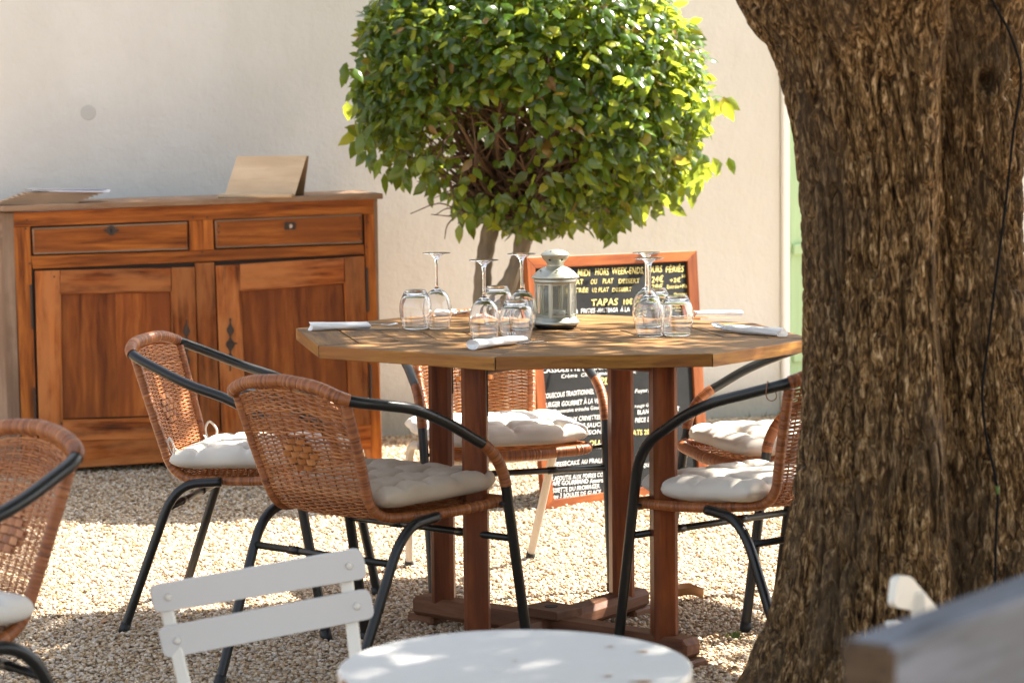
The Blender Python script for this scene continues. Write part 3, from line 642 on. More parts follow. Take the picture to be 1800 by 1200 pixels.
def beam(p, q, z, w_, h_, name, ext, mat, bev=.004):
    d = q-p; L_ = np.linalg.norm(d); d = d/L_; c = (p+q)/2-TC[:2]; a = math.atan2(d[1], d[0])
    mb = MB(); mb.box((c[0], c[1], z), (L_+2*ext, w_, h_), rotz(a), bev=bev); return mb.build(name, mat, tab, bevel=.002)
beam(PST[0], PST[1], .045, .075, .05, 'foot_beam', .085, M['foot'], .016); beam(PST[2], PST[3], .045, .075, .048, 'foot_beam', .085, M['foot'], .016)
beam(PST[0], PST[1], TH-.044, .04, .026, 'top_beam', -.02, M['post']); beam(PST[2], PST[3], TH-.0445, .04, .026, 'top_beam', -.02, M['post'])
for (p, q) in ((PST[0], PST[1]), (PST[1], PST[0]), (PST[3], PST[2])):
    d = nrm(np.append(p-q, 0)); c = np.append(p, 0)+d*.055-TC; mb = MB(); mb.box((c[0], c[1], .011), (.09, .07, .022), rotz(math.atan2(d[1], d[0])), bev=.006); mb.build('foot_pad', M['foot'], tab)
mb = MB(); c = ctr-TC[:2]; mb.box((c[0], c[1], .078), (.12, .10, .022), rotz(-.73), bev=.003); mb.build('centre_block', M['foot'], tab)
mb = MB(); mb.tube([(c[0], c[1], .088), (c[0], c[1], .0905)], .016, 16); mb.build('umbrella_hole', M['hole'], tab)

# ================================================================== RATTAN CHAIRS
CHD = {
'A': {'pose': [-0.3447, 5.3977, -0.6938], 'FF': [0.26, 0.283, -0.007], 'FB': [0.257, 0.176, 0.506], 'AM': [0.227, -0.073, 0.637], 'BW': [0.172, -0.23, 0.671], 'RB': [0.144, -0.122, 0.403], 'RF': [0.226, 0.22, 0.399], 'RL': [0.216, -0.053, 0.385], 'RK': [0.196, -0.091, 0.353], 'RT': [0.2, -0.275, 0.004], 'BC': [0.0, -0.236, 0.701], 'SF': [0.258, 0.216, 0.317], 'SR': [0.197, -0.116, 0.305]},
'B': {'pose': [-0.6992, 6.1232, -1.7394], 'FF': [0.284, 0.288, -0.009], 'FB': [0.258, 0.176, 0.513], 'AM': [0.243, -0.058, 0.621], 'BW': [0.185, -0.227, 0.696], 'RB': [0.147, -0.131, 0.386], 'RF': [0.222, 0.216, 0.392], 'RL': [0.217, -0.064, 0.375], 'RK': [0.177, -0.108, 0.342], 'RT': [0.252, -0.249, 0.008], 'BC': [0.0, -0.244, 0.713], 'SF': [0.268, 0.218, 0.318], 'SR': [0.184, -0.121, 0.311]},
'C': {'pose': [-0.0532, 6.5612, 3.426], 'FF': [0.248, 0.277, -0.006], 'FB': [0.257, 0.182, 0.533], 'AM': [0.243, -0.059, 0.629], 'BW': [0.179, -0.228, 0.686], 'RB': [0.143, -0.124, 0.398], 'RF': [0.203, 0.21, 0.39], 'RL': [0.214, -0.056, 0.382], 'RK': [0.187, -0.1, 0.324], 'RT': [0.18, -0.272, 0.002], 'BC': [0.0, -0.229, 0.722], 'SF': [0.254, 0.217, 0.334], 'SR': [0.187, -0.104, 0.317]},
'E': {'pose': [0.6071, 5.4584, 0.6642], 'FF': [0.256, 0.275, -0.007], 'FB': [0.257, 0.174, 0.512], 'AM': [0.251, -0.051, 0.635], 'BW': [0.181, -0.225, 0.691], 'RB': [0.134, -0.129, 0.414], 'RF': [0.228, 0.218, 0.38], 'RL': [0.212, -0.058, 0.383], 'RK': [0.2, -0.099, 0.338], 'RT': [0.197, -0.262, 0.003], 'BC': [0.0, -0.244, 0.713], 'SF': [0.257, 0.214, 0.308], 'SR': [0.2, -0.105, 0.326]},
'G': {'pose': [0.7422, 6.1712, 1.8935], 'FF': [0.265, 0.272, -0.008], 'FB': [0.254, 0.184, 0.511], 'AM': [0.243, -0.059, 0.629], 'BW': [0.179, -0.228, 0.686], 'RB': [0.143, -0.124, 0.398], 'RF': [0.24, 0.214, 0.407], 'RL': [0.214, -0.056, 0.382], 'RK': [0.198, -0.1, 0.348], 'RT': [0.201, -0.259, 0.003], 'BC': [0.0, -0.244, 0.713], 'SF': [0.258, 0.214, 0.335], 'SR': [0.198, -0.114, 0.318]},
'D': {'pose': [-1.0498, 4.1213, 2.2849], 'FF': [0.259, 0.279, -0.007], 'FB': [0.258, 0.176, 0.513], 'AM': [0.245, -0.06, 0.622], 'BW': [0.176, -0.225, 0.689], 'RB': [0.141, -0.116, 0.389], 'RF': [0.222, 0.216, 0.392], 'RL': [0.214, -0.056, 0.382], 'RK': [0.197, -0.1, 0.352], 'RT': [0.205, -0.269, 0.004], 'BC': [0.0, -0.245, 0.717], 'SF': [0.258, 0.215, 0.319], 'SR': [0.198, -0.116, 0.318]},
}
mir = A_([-1., 1, 1])
def wrap(mb, path, r, wide=.25, pitch=.0034, n=11):
    """cane wound round a tube: a ridge for every turn"""
    P = resample(path, .001); L_ = len(P)*.001; s_ = 0; st, ra, rn = [], [], []
    while s_ < L_:
        w_ = random.uniform(.007, .011) if random.random() < wide*.22 else pitch*random.uniform(.85, 1.15)
        q = random.random(); hh = .0011 if w_ < .006 else .0013
        e = min(.0009, w_*.22)
        for f, k in ((.02, 0.), (e/w_, .85), (.5, 1.), (1-e/w_, .85)):
            st.append(s_+f*w_); ra.append(r+.0004+hh*k); rn.append(q)
        s_ += w_
    t = np.arange(len(P))*.001; st = np.clip(A_(st), 0, t[-1])
    Q = np.stack([np.interp(st, t, P[:, i]) for i in range(3)], -1)
    keep = np.concatenate([[True], np.linalg.norm(np.diff(Q, axis=0), axis=1) > 1e-5])
    mb.tube(Q[keep], A_(ra)[keep], n, rr=A_(rn)[keep])
def chair(key, label, wrapped_bend=True, pale=False, detail=1., wrap_cover=1.):
    D = {k: A_(v, float) for k, v in CHD[key].items()}; x, y, yaw = D['pose']
    t = thing('rattan_chair', (x, y, 0), yaw, label, 'chair', 'rattan bistro chairs')
    R = .0125
    FF, FB, AM, BW, BC = D['FF'], D['FB'], D['AM'], D['BW'], D['BC']
    FF = FF.copy(); FF[2] = -.004
    FB2 = FB+A_([0, .012, .012])
    arm = [AM, A_([BW[0]+.015, BW[1]+.03, BW[2]-.004])]
    half = list(rounded([FF, FB2, AM], .085))[:-1]; be = half[-1]; half = half[:-1]
    side = half+[AM]
    top = [be, be*.55+AM*.45+A_([.001, 0, .007]), AM+A_([0, 0, .002]), (AM+BW)/2+A_([.010, -.004, .0015]), BW+A_([.004, 0, 0]), BW*A_([.62, 1, 1])+A_([0, -.020, .012+(BC[2]-BW[2])*.4]), BC+A_([0, -.012, .004])]
    tc_ = crom(top, 8)
    halfp = np.vstack([half, tc_[:]]) ; full = np.vstack([halfp, (halfp*mir)[::-1][1:]])
    full = resample(full, .008)
    mb = MB(); mb.tube(full, R, 14); o = mb.build('arm_and_leg_tube', M['tube'], t, smooth=True)
    for s_ in (1, -1):
        mb = MB(); f_ = FF*A_([s_, 1, 1]); d_ = nrm(FB*A_([s_, 1, 1])-f_); mb.tube([f_+d_*.0, f_+d_*.03], R+.002, 14); mb.build('foot_cap', M['cap'], t, smooth=True)
    # wound top of the back
    Lh = np.linalg.norm(np.diff(full, axis=0), axis=1).cumsum(); Lh = np.concatenate([[0], Lh]); i0 = np.argmin(np.linalg.norm(full-(BW+A_([.004, 0, 0])), axis=1))
    f0 = Lh[i0]/Lh[-1]-.001
    mb = MB(); wrap(mb, cut(full, f0, 1-f0), R+.001, wide=1.2); mb.build('back_top_wrap', M['rattan'], t, smooth=True)
    if wrapped_bend:
        ib = np.argmin(np.linalg.norm(full[:i0]-FB2, axis=1)); 
        a_, b_ = Lh[ib]-.075, Lh[ib]+.055
        for s_ in (0, 1):
            seg = cut(full, a_/Lh[-1], b_/Lh[-1]); seg = seg if s_ == 0 else seg*mir
            mb = MB(); wrap(mb, seg, R, wide=0, pitch=.0044); mb.build('arm_bend_wrap', M['rattan'], t, smooth=True)
    else:
        mb = MB(); c = BW*A_([-1, 1, 1])+A_([-.035, .075, -.018]); dirr = nrm(AM*A_([-1, 1, 1])-BW*A_([-1, 1, 1])); n1 = nrm(np.cross(dirr, A_([0, 0, 1.]))); n2 = np.cross(n1, dirr)
        c = full[::-1][i0]*0+ (full*mir)[i0-6]
        mb.tube([c-n2*.006+(n1*cos(a)+n2*sin(a))*.022+dirr*.004*sin(2*a) for a in np.linspace(0, 2*pi, 24)], .0013, 6); mb.build('loose_cane_loop', M['rattan'], t, smooth=True)
    # side rails: from the top of the back down, round the bend, forward, across the front
    T0 = BW+A_([-.004, .006, -.012]); RB = D['RB']; RF = D['RF']
    rail = rounded([T0, T0*.5+RB*.5+A_([.006, -.004, 0]), RB+A_([.004, -.006, -.008]), RB*.45+RF*.55+A_([.012, 0, -.012]), RF], [.06, .06, .07, .04])
    rail = resample(rail, n=120)
    fr = rounded([rail[-1], RF+A_([-.01, .022, -.004]), A_([0, RF[1]+.042, RF[2]-.010]), (RF+A_([-.01, .022, -.004]))*mir, rail[-1]*mir], .05)
    for s_ in (1, -1): mb = MB(); wrap(mb, rail*A_([s_, 1, 1]), .0105, wide=.6, n=10); mb.build('side_rail_wrap', M['rattan'], t, smooth=True)
    mb = MB(); wrap(mb, fr, .0135, wide=.35, n=12); mb.build('front_rail_wrap', M['rattan'], t, smooth=True)
    # woven surface between the rails
    Lr = np.concatenate([[0], np.cumsum(np.linalg.norm(np.diff(rail, axis=0), axis=1))])
    iB = np.argmin(np.linalg.norm(rail-RB, axis=1)); sB = Lr[iB]
    frS = resample(fr, n=61)
    def S(u, s_):
        """u in -1..1 across, s_ distance along the rail"""
        p = A_([np.interp(s_, Lr, rail[:, i]) for i in range(3)])
        f = np.clip(s_/sB, 0, 1); g_ = np.clip((s_-sB)/(Lr[-1]-sB), 0, 1)
        bow = .030*(1-f*.35)*(1-g_)            # bowed backwards
        q = p*A_([0, 1, 1])+A_([u*p[0], 0, 0]); k = 1-u*u
        q = q+A_([0, -bow*k*(1-f*.4)*(1 if s_ < sB else (1-g_)), -.010*k*g_-.004*k*(f == 1)])
        if s_ < sB: q[2] += (BC[2]-BW[2])*(1-f)**2*k
        q[1] += .045*k*max(0, g_-.55)/.45*g_
        return q
    nst = 13; us = np.linspace(-1, 1, nst); amp = .0019
    mbB, mbS = MB(), MB()
    for u in us[1:-1]:
        P = A_([S(u, s_) for s_ in np.linspace(-0.0, Lr[-1], 40)]); mbB.tube(P[:24], .0019, 5, caps=False, rr=random.random()); mbS.tube(P[23:], .0019, 5, caps=False, rr=random.random())
    row = .0047; k = 0; s_ = .004; grid_u = np.linspace(-1, 1, (nst-1)*4+1)
    # pre-sample the surface
    ss = np.linspace(0, Lr[-1], 60); SG = A_([[S(u, q) for u in grid_u] for q in ss])
    NRM = np.cross(np.gradient(SG, axis=0), np.gradient(SG, axis=1)); NRM /= np.linalg.norm(NRM, axis=2)[..., None]+1e-12
    def Sg(q):
        f = q/Lr[-1]*59; i = int(min(58, f)); f -= i; return SG[i]*(1-f)+SG[i+1]*f, NRM[i]
    while s_ < Lr[-1]-.003:
        Pq, Nq = Sg(s_); ph = (grid_u+1)/2*(nst-1)*pi+(k % 2)*pi
        onback = s_ < sB*1.02
        P = Pq+Nq*(np.cos(ph)*(amp+.0006))[:, None]
        P = P+(Pq-Pq.mean(0))*0+A_([0, 0, 1.])*rng.uniform(-.0003, .0003)
        rr_ = np.full(len(grid_u), random.random())
        (mbB if onback else mbS).tube(P, random.uniform(.0018, .0024), 5, caps=False, rr=rr_)
        k += 1; s_ += row*random.uniform(.96, 1.05)*(1. if onback else 1.6)
        if onback and random.random() < .04: s_ += row*.5
    mbB.build('woven_back', M['weave'], t, smooth=True); mbS.build('woven_seat', M['weave'], t, smooth=True)
    # diamond of broad canes
    mb = MB(); sc0 = sB*.50; bw_, bh_ = .0265, .0130
    for rj, cnt in zip(range(-2, 3), (2, 3, 4, 3, 2)):
        for ci in range(cnt):
            uu = (ci-(cnt-1)/2)*(bw_+.0015)/.160
            s0 = sc0+rj*(bh_+.0016)
            c = S(uu, s0); ex = nrm(S(uu+.03, s0)-S(uu-.03, s0)); ey = nrm(S(uu, s0+.01)-S(uu, s0-.01)); nn = np.cross(ex, ey)
            for sg in (1, -1):
                V = []
                for a in np.linspace(-.5, .5, 5):
                    for b in (-.5, .5): V.append(c+ex*a*bw_+ey*b*bh_+nn*sg*(.0085-.0045*(2*a)**4))
                Fc = [(2*i, 2*i+1, 2*i+3, 2*i+2) for i in range(4)]
                if sg < 0: Fc = [q[::-1] for q in Fc]
                mb.add(V, Fc)
    mb.build('diamond_weave', M['weave'], t, smooth=True)
    # rear legs and bars
    RL, RK, RT = D['RL'], D['RK'], D['RT']; mt = M['sun_pale_tube'] if pale else M['tube']
    RT = RT.copy(); RT[2] = -.004
    for s_ in (1, -1):
        sg = A_([s_, 1, 1]); a_ = A_([RF[0]*.9+.01, .16, RF[2]-.03]); 
        p0 = RL+A_([-.004, .07, .004]); kn = RL+A_([.002, -.05, -.004])
        pth = rounded([p0*sg, kn*sg, RT*sg], .085); mb = MB(); mb.tube(resample(pth, .012), .0118, 12); o = mb.build('rear_leg', mt, t, smooth=True)
        if pale: o['label'] = 'rear leg coloured pale grey for strong sun'
        d_ = nrm(kn*sg-RT*sg); mb = MB(); mb.tube([RT*sg, RT*sg+d_*.03], .0135, 12); mb.build('foot_cap', M['cap'], t, smooth=True)
        mb = MB(); q = FB+(FF-FB)*(FB[2]-RF[2]+.0)/(FB[2]-FF[2]); mb.tube([q*sg, (RF+A_([-.01, -.004, -.006]))*sg], .005, 8); mb.build('seat_peg', M['cap'], t, smooth=True)
    for nm, P_, mat_ in (('front_bar', D['SF'], M['tube']), ('rear_bar', D['SR'], mt)):
        z0 = P_[2]; a_ = FF+(FB2-FF)*(z0/FB2[2]) if nm == 'front_bar' else RT+(RL+A_([.002, -.05, -.004])-RT)*((z0)/(RL[2]-.004))
        mb = MB(); mb.tube([a_, a_*mir], .0085, 10); 
        for f in (.30, .70): 
            q = a_*(1-f)+a_*mir*f; mb.tube([q-A_([.016, 0, 0]), q+A_([.016, 0, 0])], .0102, 10)
        mb.build(nm, mat_, t, smooth=True)
    return t, S, sB, Lr[-1], D
def cushion(key, res, label, mat, W_=.205, Dp=.205, T_=.052, yoff=.035, ties=True, drot=0., zoff=0., seed=1):
    t, S, sB, Lr, D = res; x, y, yaw = D['pose']; n = 91; r_ = np.random.default_rng(seed)
    a = np.linspace(-1, 1, n); a = np.sign(a)*abs(a)**.8; Aa, Bb = np.meshgrid(a, a, indexing='ij')
    e = (np.clip(1-abs(Aa)**7, 0, 1)*np.clip(1-abs(Bb)**7, 0, 1))**.45
    g3 = (-.62, 0, .62) if seed % 2 else (-.7, -.23, .23, .7)
    jit = {(i, j): r_.normal(size=2)*.025 for i in g3 for j in g3}
    tufts = [(i+jit[i, j][0], j+jit[i, j][1]) for i in g3 for j in g3]
    q = np.ones_like(Aa)
    for ti, tj in tufts:
        dd = np.hypot(Aa-ti, Bb-tj); an = np.arctan2(Bb-tj, Aa-ti); ray_ = .5+.35*np.cos(an*8+ti*9+np.sin(an*3+tj*5)*1.2)
        q -= .62*np.exp(-(dd/.085)**2)+.22*np.exp(-(dd/.20)**2)*(.45+.55*ray_)
    wob = .03*(vnoise(Aa*3+seed, Bb*3, Aa*0)-.5)*2
    la = np.min([abs(Aa+wob-i) for i in g3], 0); lb = np.min([abs(Bb+wob-i) for i in g3], 0)
    q -= .34*np.exp(-(la/.042)**2)+.34*np.exp(-(lb/.042)**2)
    wr = (vnoise(Aa*2+seed*7, Bb*2, Aa*0)-.5)*.26+(vnoise(Aa*9+seed, Bb*9, Aa*0)-.5)*.07
    rf = 1-.085*(abs(Aa)**3*abs(Bb)**3)
    pin = np.min([abs(Aa-i) for i in (-.31, .31, 1.2)], 0) if seed % 2 else np.min([abs(Aa-i) for i in (-.46, 0, .46)], 0)
    X = W_*Aa*rf*(1-.03*(1-Bb**2))*(1-.04*Bb); Y = Dp*Bb*rf*(1-.03*(1-Aa**2))
    X = X+.005*np.sin(Bb*9+seed)*abs(Aa)**6; Y = Y+.005*np.sin(Aa*8+seed)*abs(Bb)**6
    zb = D['RF'][2]+.008; zr = (D['RB'][2]-D['RF'][2])
    base = zb+zr*np.clip(-Y/.2, -.2, 1)*.6+zoff+.004*abs(Aa)**3
    rim = T_*.42
    top = base+rim+(T_*.58)*e*np.clip(q+wr, .05, 1.35)*.95+T_*.03*e
    bot = base+rim*(1-e)**.9
    mb = MB(); Pt = np.stack([X, Y, top], -1); Pb = np.stack([X, Y, np.minimum(bot, top)], -1)
    mb.grid(Pt); mb.grid(Pb[:, ::-1])
    o = mb.build('cushion', mat, None, smooth=True)
    import bmesh
    bm = bmesh.new(); bm.from_mesh(o.data); bmesh.ops.remove_doubles(bm, verts=bm.verts, dist=1e-4); bmesh.ops.recalc_face_normals(bm, faces=bm.faces); bm.to_mesh(o.data); bm.free()
    off = rotz(yaw)@A_([0, yoff, 0]); o.location = (x+off[0], y+off[1], 0); o.rotation_euler = (0, 0, yaw+drot); tag(o, label, 'cushion', 'tufted seat cushions')
    if ties:
        for s_ in (1, -1):
            mb = MB(); c = A_([s_*.15, -Dp*.93, zb+.03])
            P = [c, c+A_([s_*.012, -.012, .035]), c+A_([s_*.022, -.004, .052]), c+A_([s_*.035, .012, .028]), c+A_([s_*.03, .008, .004])]
            mb.tube(crom(P, 6), .0035, 6, flat=.5); P = [c, c+A_([-s_*.02, -.006, .02]), c+A_([-s_*.035, .01, .004])]; mb.tube(crom(P, 6), .0035, 6, flat=.5)
            mb.build('tie', mat, o, smooth=True)
    return o
cA = chair('A', 'rattan armchair nearest the camera with its woven back turned to the white table')
cB = chair('B', 'rattan armchair at the left of the table, facing right in front of the cupboard')
cC = chair('C', 'rattan armchair behind the table facing the camera, with rear legs coloured pale grey for strong sun', pale=True)
cE = chair('E', 'rattan armchair beside the big trunk with bare black arm bends and a loose cane loop', wrapped_bend=False)
cG = chair('G', 'rattan armchair behind the one by the trunk, right of the chalkboard')
cD = chair('D', 'rattan armchair cut off by the left edge in front of the cupboard')
cushion('A', cA, 'tufted cushion on the armchair nearest the camera, coloured beige for shade', M['cushion_shade_beige'], .20, .212, .066, .078, ties=False, seed=2)
cushion('B', cB, 'pale tufted cushion with tie loops on the armchair by the cupboard', M['cushion'], .195, .205, .062, .055, seed=3)
cushion('C', cC, 'sunlit white tufted cushion on the chair behind the table', M['cushion'], .228, .20, .060, .045, ties=False, seed=5)
cushion('E', cE, 'plump white tufted cushion on the armchair beside the big trunk', M['cushion'], .21, .21, .066, .075, ties=False, seed=7)
cushion('G', cG, 'sunlit white tufted cushion on the chair right of the chalkboard', M['cushion'], .222, .21, .058, .04, ties=False, seed=9)
cushion('D', cD, 'white cushion on the armchair at the left edge', M['cushion'], .185, .195, .062, .04, ties=False, seed=11)

# ================================================================== ON THE TABLE
def onT(px, py, lift=0.):
    r = ray(px, py); n_ = A_([-TAX, -TAY, 1.]); P0 = A_([TC[0], TC[1], TH]); t = np.dot(P0-O0, n_)/np.dot(r, n_); return O0+r*t+A_([0, 0, .0012+lift])
def shell(outer, inner): return outer+inner[::-1]
def wine_mesh():
    # upside down: rim on the table at z=0, foot on top
    o_ = [(.0290, 0), (.0305, .008), (.0335, .028), (.0345, .045), (.0330, .062), (.0285, .078), (.0210, .090), (.0120, .0975), (.0060, .102), (.0040, .108), (.0034, .125), (.0034, .150), (.0040, .168), (.0065, .178), (.0120, .1845), (.0210, .188), (.0320, .1895), (.0335, .1905), (.0320, .1917), (.0, .1905)]
    i_ = [(.0281, .0003), (.0296, .008), (.0326, .028), (.0336, .045), (.0320, .0615), (.0276, .0768), (.0202, .088), (.011, .0945), (.004, .0965), (0, .0968)]
    f = crom([(r_, 0, z) for r_, z in o_], 3)[:, [0, 2]]; g_ = crom([(r_, 0, z) for r_, z in i_], 3)[:, [0, 2]]
    f[:, 0] = np.clip(f[:, 0], 0, 1); g_[:, 0] = np.clip(g_[:, 0], 0, 1); f[-1, 0] = 1e-5; g_[-1, 0] = 1e-5
    pr = np.vstack([g_[::-1], [(.0286, 0)], f]); mb = MB(); mb.lathe(pr, 40); return mb
def tumbler_mesh():
    o_ = [(.0330, 0), (.0352, .012), (.0385, .034), (.0395, .050), (.0375, .068), (.0310, .086), (.0262, .0955), (.0245, .098), (.018, .0985), (.0, .0965)]
    i_ = [(.0320, .0003), (.0342, .012), (.0375, .034), (.0385, .050), (.0364, .067), (.0298, .083), (.022, .0895), (.010, .0905), (.0, .0905)]
    f = crom([(r_, 0, z) for r_, z in o_], 3)[:, [0, 2]]; g_ = crom([(r_, 0, z) for r_, z in i_], 3)[:, [0, 2]]
    f[-1, 0] = 1e-5; g_[-1, 0] = 1e-5; f[:, 0] = np.clip(f[:, 0], 0, 1); g_[:, 0] = np.clip(g_[:, 0], 0, 1)
    mb = MB(); mb.lathe(np.vstack([g_[::-1], [(.0325, 0)], f]), 40); return mb
def fixn(o):
    import bmesh
    bm = bmesh.new(); bm.from_mesh(o.data); bmesh.ops.remove_doubles(bm, verts=bm.verts, dist=2e-5); bmesh.ops.recalc_face_normals(bm, faces=bm.faces); bm.to_mesh(o.data); bm.free(); o.data.polygons.foreach_set('use_smooth', [True]*len(o.data.polygons))
wg = wine_mesh().build('wine_glass', M['glass']); wg.data.transform(Matrix.Diagonal((1.08, 1.08, 1.0, 1))); fixn(wg); tg = tumbler_mesh().build('tumbler', M['glass']); tg.data.transform(Matrix.Diagonal((1.04, 1.04, 1.0, 1))); fixn(tg)
WG = [(769, 577, 'upturned wine glass furthest left, beside the leftmost tumbler'), (852, 597, 'upturned wine glass nearest the camera, behind the front napkin roll'), (918, 579, 'upturned wine glass just left of the lantern'),
      (1142, 591, 'upturned wine glass in front of the other one, right of the lantern'), (1137, 575, 'upturned wine glass standing behind another, in front of the chalkboard prices')]
TG = [(731, 578, 'leftmost upturned tumbler on the table'), (908, 599, 'upturned tumbler near the front of the table, left of the lantern'), (875, 569, 'upturned tumbler behind the two front glasses, left of the lantern'), (1190, 590, 'rightmost upturned tumbler on the table'), (1153, 574, 'upturned tumbler hidden behind the pair of wine glasses at the right')]
for lst, src, gname, cat in ((WG, wg, 'upturned wine glasses on the table', 'wine glass'), (TG, tg, 'upturned tumblers on the table', 'tumbler')):
    for i, (px, py, lab) in enumerate(lst):
        o = src if i == 0 else src.copy()
        if i: COL.objects.link(o)
        o.location = onT(px, py); o.rotation_euler = (0, 0, i*1.3); tag(o, lab, cat, gname)
# napkin rolls with cutlery
def roll(p, q, r_, label, seed=0, end=1):
    p, q = onT(*p), onT(*q); d = q-p; L_ = np.linalg.norm(d); x = nrm(d); yv = nrm(np.cross(A_([0, 0, 1.]), x)); zv = np.cross(x, yv)
    n = 36; V = []; m_ = 22; rs = np.random.default_rng(seed)
    for i in range(m_):
        f = i/(m_-1); w_ = 1.08-.22*f+.05*sin(f*7+seed)
        for k in range(n):
            a = k/n*2*pi; rr_ = r_*(1+.07*(k/n)) * (1+.05*sin(3*a+f*4+seed)+.03*sin(5*a-f*9))
            V.append(p+x*(L_*f+.004*sin(a*2+seed)*(i == m_-1 or i == 0))+yv*cos(a)*rr_*w_*1.35+zv*(sin(a)*rr_*w_*.82+r_*.84))
    F = [(i*n+k, i*n+(k+1) % n, (i+1)*n+(k+1) % n, (i+1)*n+k) for i in range(m_-1) for k in range(n)]
    mb = MB(); mb.add(V, F)
    # rolled layers visible at the ends
    for e_, s_ in ((0, -1), (m_-1, 1)):
        c = A_(V[e_*n:(e_+1)*n]); cc = c.mean(0); turns = []
        for ti, fr_ in enumerate((1., .82, .64, .46, .3, .12)):
            turns.append(cc+(c-cc)*fr_-x*s_*(.0012*(ti % 2)+.0006*ti))
        for a_, b_ in zip(turns[:-1], turns[1:]):
            mb.add(np.vstack([a_, b_]), [(k, (k+1) % n, (k+1) % n+n, k+n) if s_ > 0 else (k, k+n, (k+1) % n+n, (k+1) % n) for k in range(n)])
        mb.add(turns[-1], [tuple(range(n)) if s_ > 0 else tuple(range(n))[::-1]])
    # loose flap
    fl = []
    for i in range(6):
        f = i/5*.85+.05
        fl.append([p+x*L_*f+yv*(-r_*1.40*.98-.0015*j)+zv*(r_*.84-.35*r_*j+.001) for j in range(3)])
    o = rebase(mb.build('napkin_roll', M['napkin'], smooth=True), p); tag(o, label, 'napkin', 'rolled napkins with cutlery'); return p, q, x, yv
def fork(base, d, label, up=A_([0, 0, 1.])):
    d = nrm(d); y_ = nrm(np.cross(up, d)); u = np.cross(d, y_); mb = MB()
    prof = [(-.03, .0030, 0), (.0, .0030, 0), (.02, .0035, .001), (.032, .0075, .001), (.045, .0105, -.001), (.052, .0105, -.001)]
    V = []
    for s_, w_, z in prof: V += [base+d*s_+y_*w_+u*(z+.0006), base+d*s_-y_*w_+u*(z+.0006), base+d*s_-y_*w_+u*(z-.0006), base+d*s_+y_*w_+u*(z-.0006)]
    F = [(4*i+k, 4*i+(k+1) % 4, 4*i+4+(k+1) % 4, 4*i+4+k) for i in range(len(prof)-1) for k in range(4)]; mb.add(V, F)
    for k in range(4):
        w_ = -.0087+k*.0058; mb.tube(crom([base+d*.05+y_*w_+u*-.001, base+d*.07+y_*w_+u*-.002, base+d*.09+y_*w_*.95+u*.002], 4), [.0016]*4+[.0014]*4+[.0007], 6)
    o = rebase(mb.build('fork', M['steel'], smooth=True), base); tag(o, label, 'fork', 'cutlery laid out in napkins')
def knife(base, d, label):
    d = nrm(d); y_ = nrm(np.cross(A_([0, 0, 1.]), d)); P = [(-.03, -.005), (-.03, .005), (.03, .008), (.06, .0085), (.08, .005), (.088, -.005)]
    V = [base+d*s_+y_*w_+A_([0, 0, .0016]) for s_, w_ in P]+[base+d*s_+y_*w_ for s_, w_ in P]; n = len(P); mb = MB()
    mb.add(V, [tuple(range(n))[::-1], tuple(range(n, 2*n))]+[(i, (i+1) % n, (i+1) % n+n, i+n) for i in range(n)])
    o = rebase(mb.build('knife', M['steel']), base); tag(o, label, 'knife', 'cutlery laid out in napkins')
def spoon(base, d, label):
    d = nrm(d); y_ = nrm(np.cross(A_([0, 0, 1.]), d)); mb = MB(); rows = []
    for i in range(12):
        f = i/11; s_ = f*.055; w_ = .0165*sin(pi*min(1, f*.92+.08))**.75+.002; rows.append([base+d*s_+y_*w_*v_+A_([0, 0, .0075+.010*(f-.3)-.006*(1-v_*v_)*sin(pi*f)]) for v_ in np.linspace(-1, 1, 9)])
    mb.grid(rows); mb.tube([base-d*.03+A_([0, 0, .004]), base+d*.004+A_([0, 0, .006])], .003, 8)
    o = mb.build('spoon', M['steel'], smooth=True); rebase(o, base); md = o.modifiers.new('s', 'SOLIDIFY'); md.thickness = .0012; tag(o, label, 'spoon', 'cutlery laid out in napkins')
p, q, x, y_ = roll((545, 581), (648, 579), .0115, 'long napkin roll at the left corner of the table', 1); fork(q+A_([0, 0, .012])-x*.012, x+y_*.15+A_([0, 0, -.02]), 'fork poking out of the left corner napkin roll'); knife(q-x*.005-y_*.006, x-y_*.05, 'knife lying beyond the left corner napkin roll')
p, q, x, y_ = roll((830, 614), (918, 604), .0120, 'napkin roll at the front edge of the table below the wine glass', 2); fork(q+y_*.006+A_([0, 0, .008])-x*.015, x*.7+y_*.7+A_([0, 0, .12]), 'fork standing out of the front napkin roll'); knife(q-x*.01-y_*.004, x+y_*.02, 'knife lying beyond the front napkin roll')
p, q, x, y_ = roll((1376, 592), (1278, 584), .0120, 'napkin roll near the trunk at the right side of the table', 3); spoon(q+x*.0+A_([0, 0, .003]), x-y_*.10, 'spoon poking out of the napkin roll near the trunk'); fork(q-x*.012-y_*.012+A_([0, 0, .008]), x-y_*.25+A_([0, 0, .09]), 'fork pointing up from the napkin roll near the trunk')
p, q, x, y_ = roll((1303, 559), (1222, 559), .0120, 'napkin roll at the far right edge of the table', 4); fork(q+A_([0, 0, .008])-x*.012, x+y_*.12, 'fork behind the rightmost tumbler'); knife(q-x*.005, x+y_*-.08, 'knife behind the rightmost tumbler')
p, q, x, y_ = roll((765, 556), (800, 556), .0120, 'short napkin roll at the far left edge seen behind a wine glass', 5); spoon(q+A_([0, 0, .003]), x-y_*.1, 'spoon at the far edge of the table in front of a chair back'); fork(q+A_([0, 0, .01])-x*.01, x+y_*.15, 'fork at the far edge of the table')

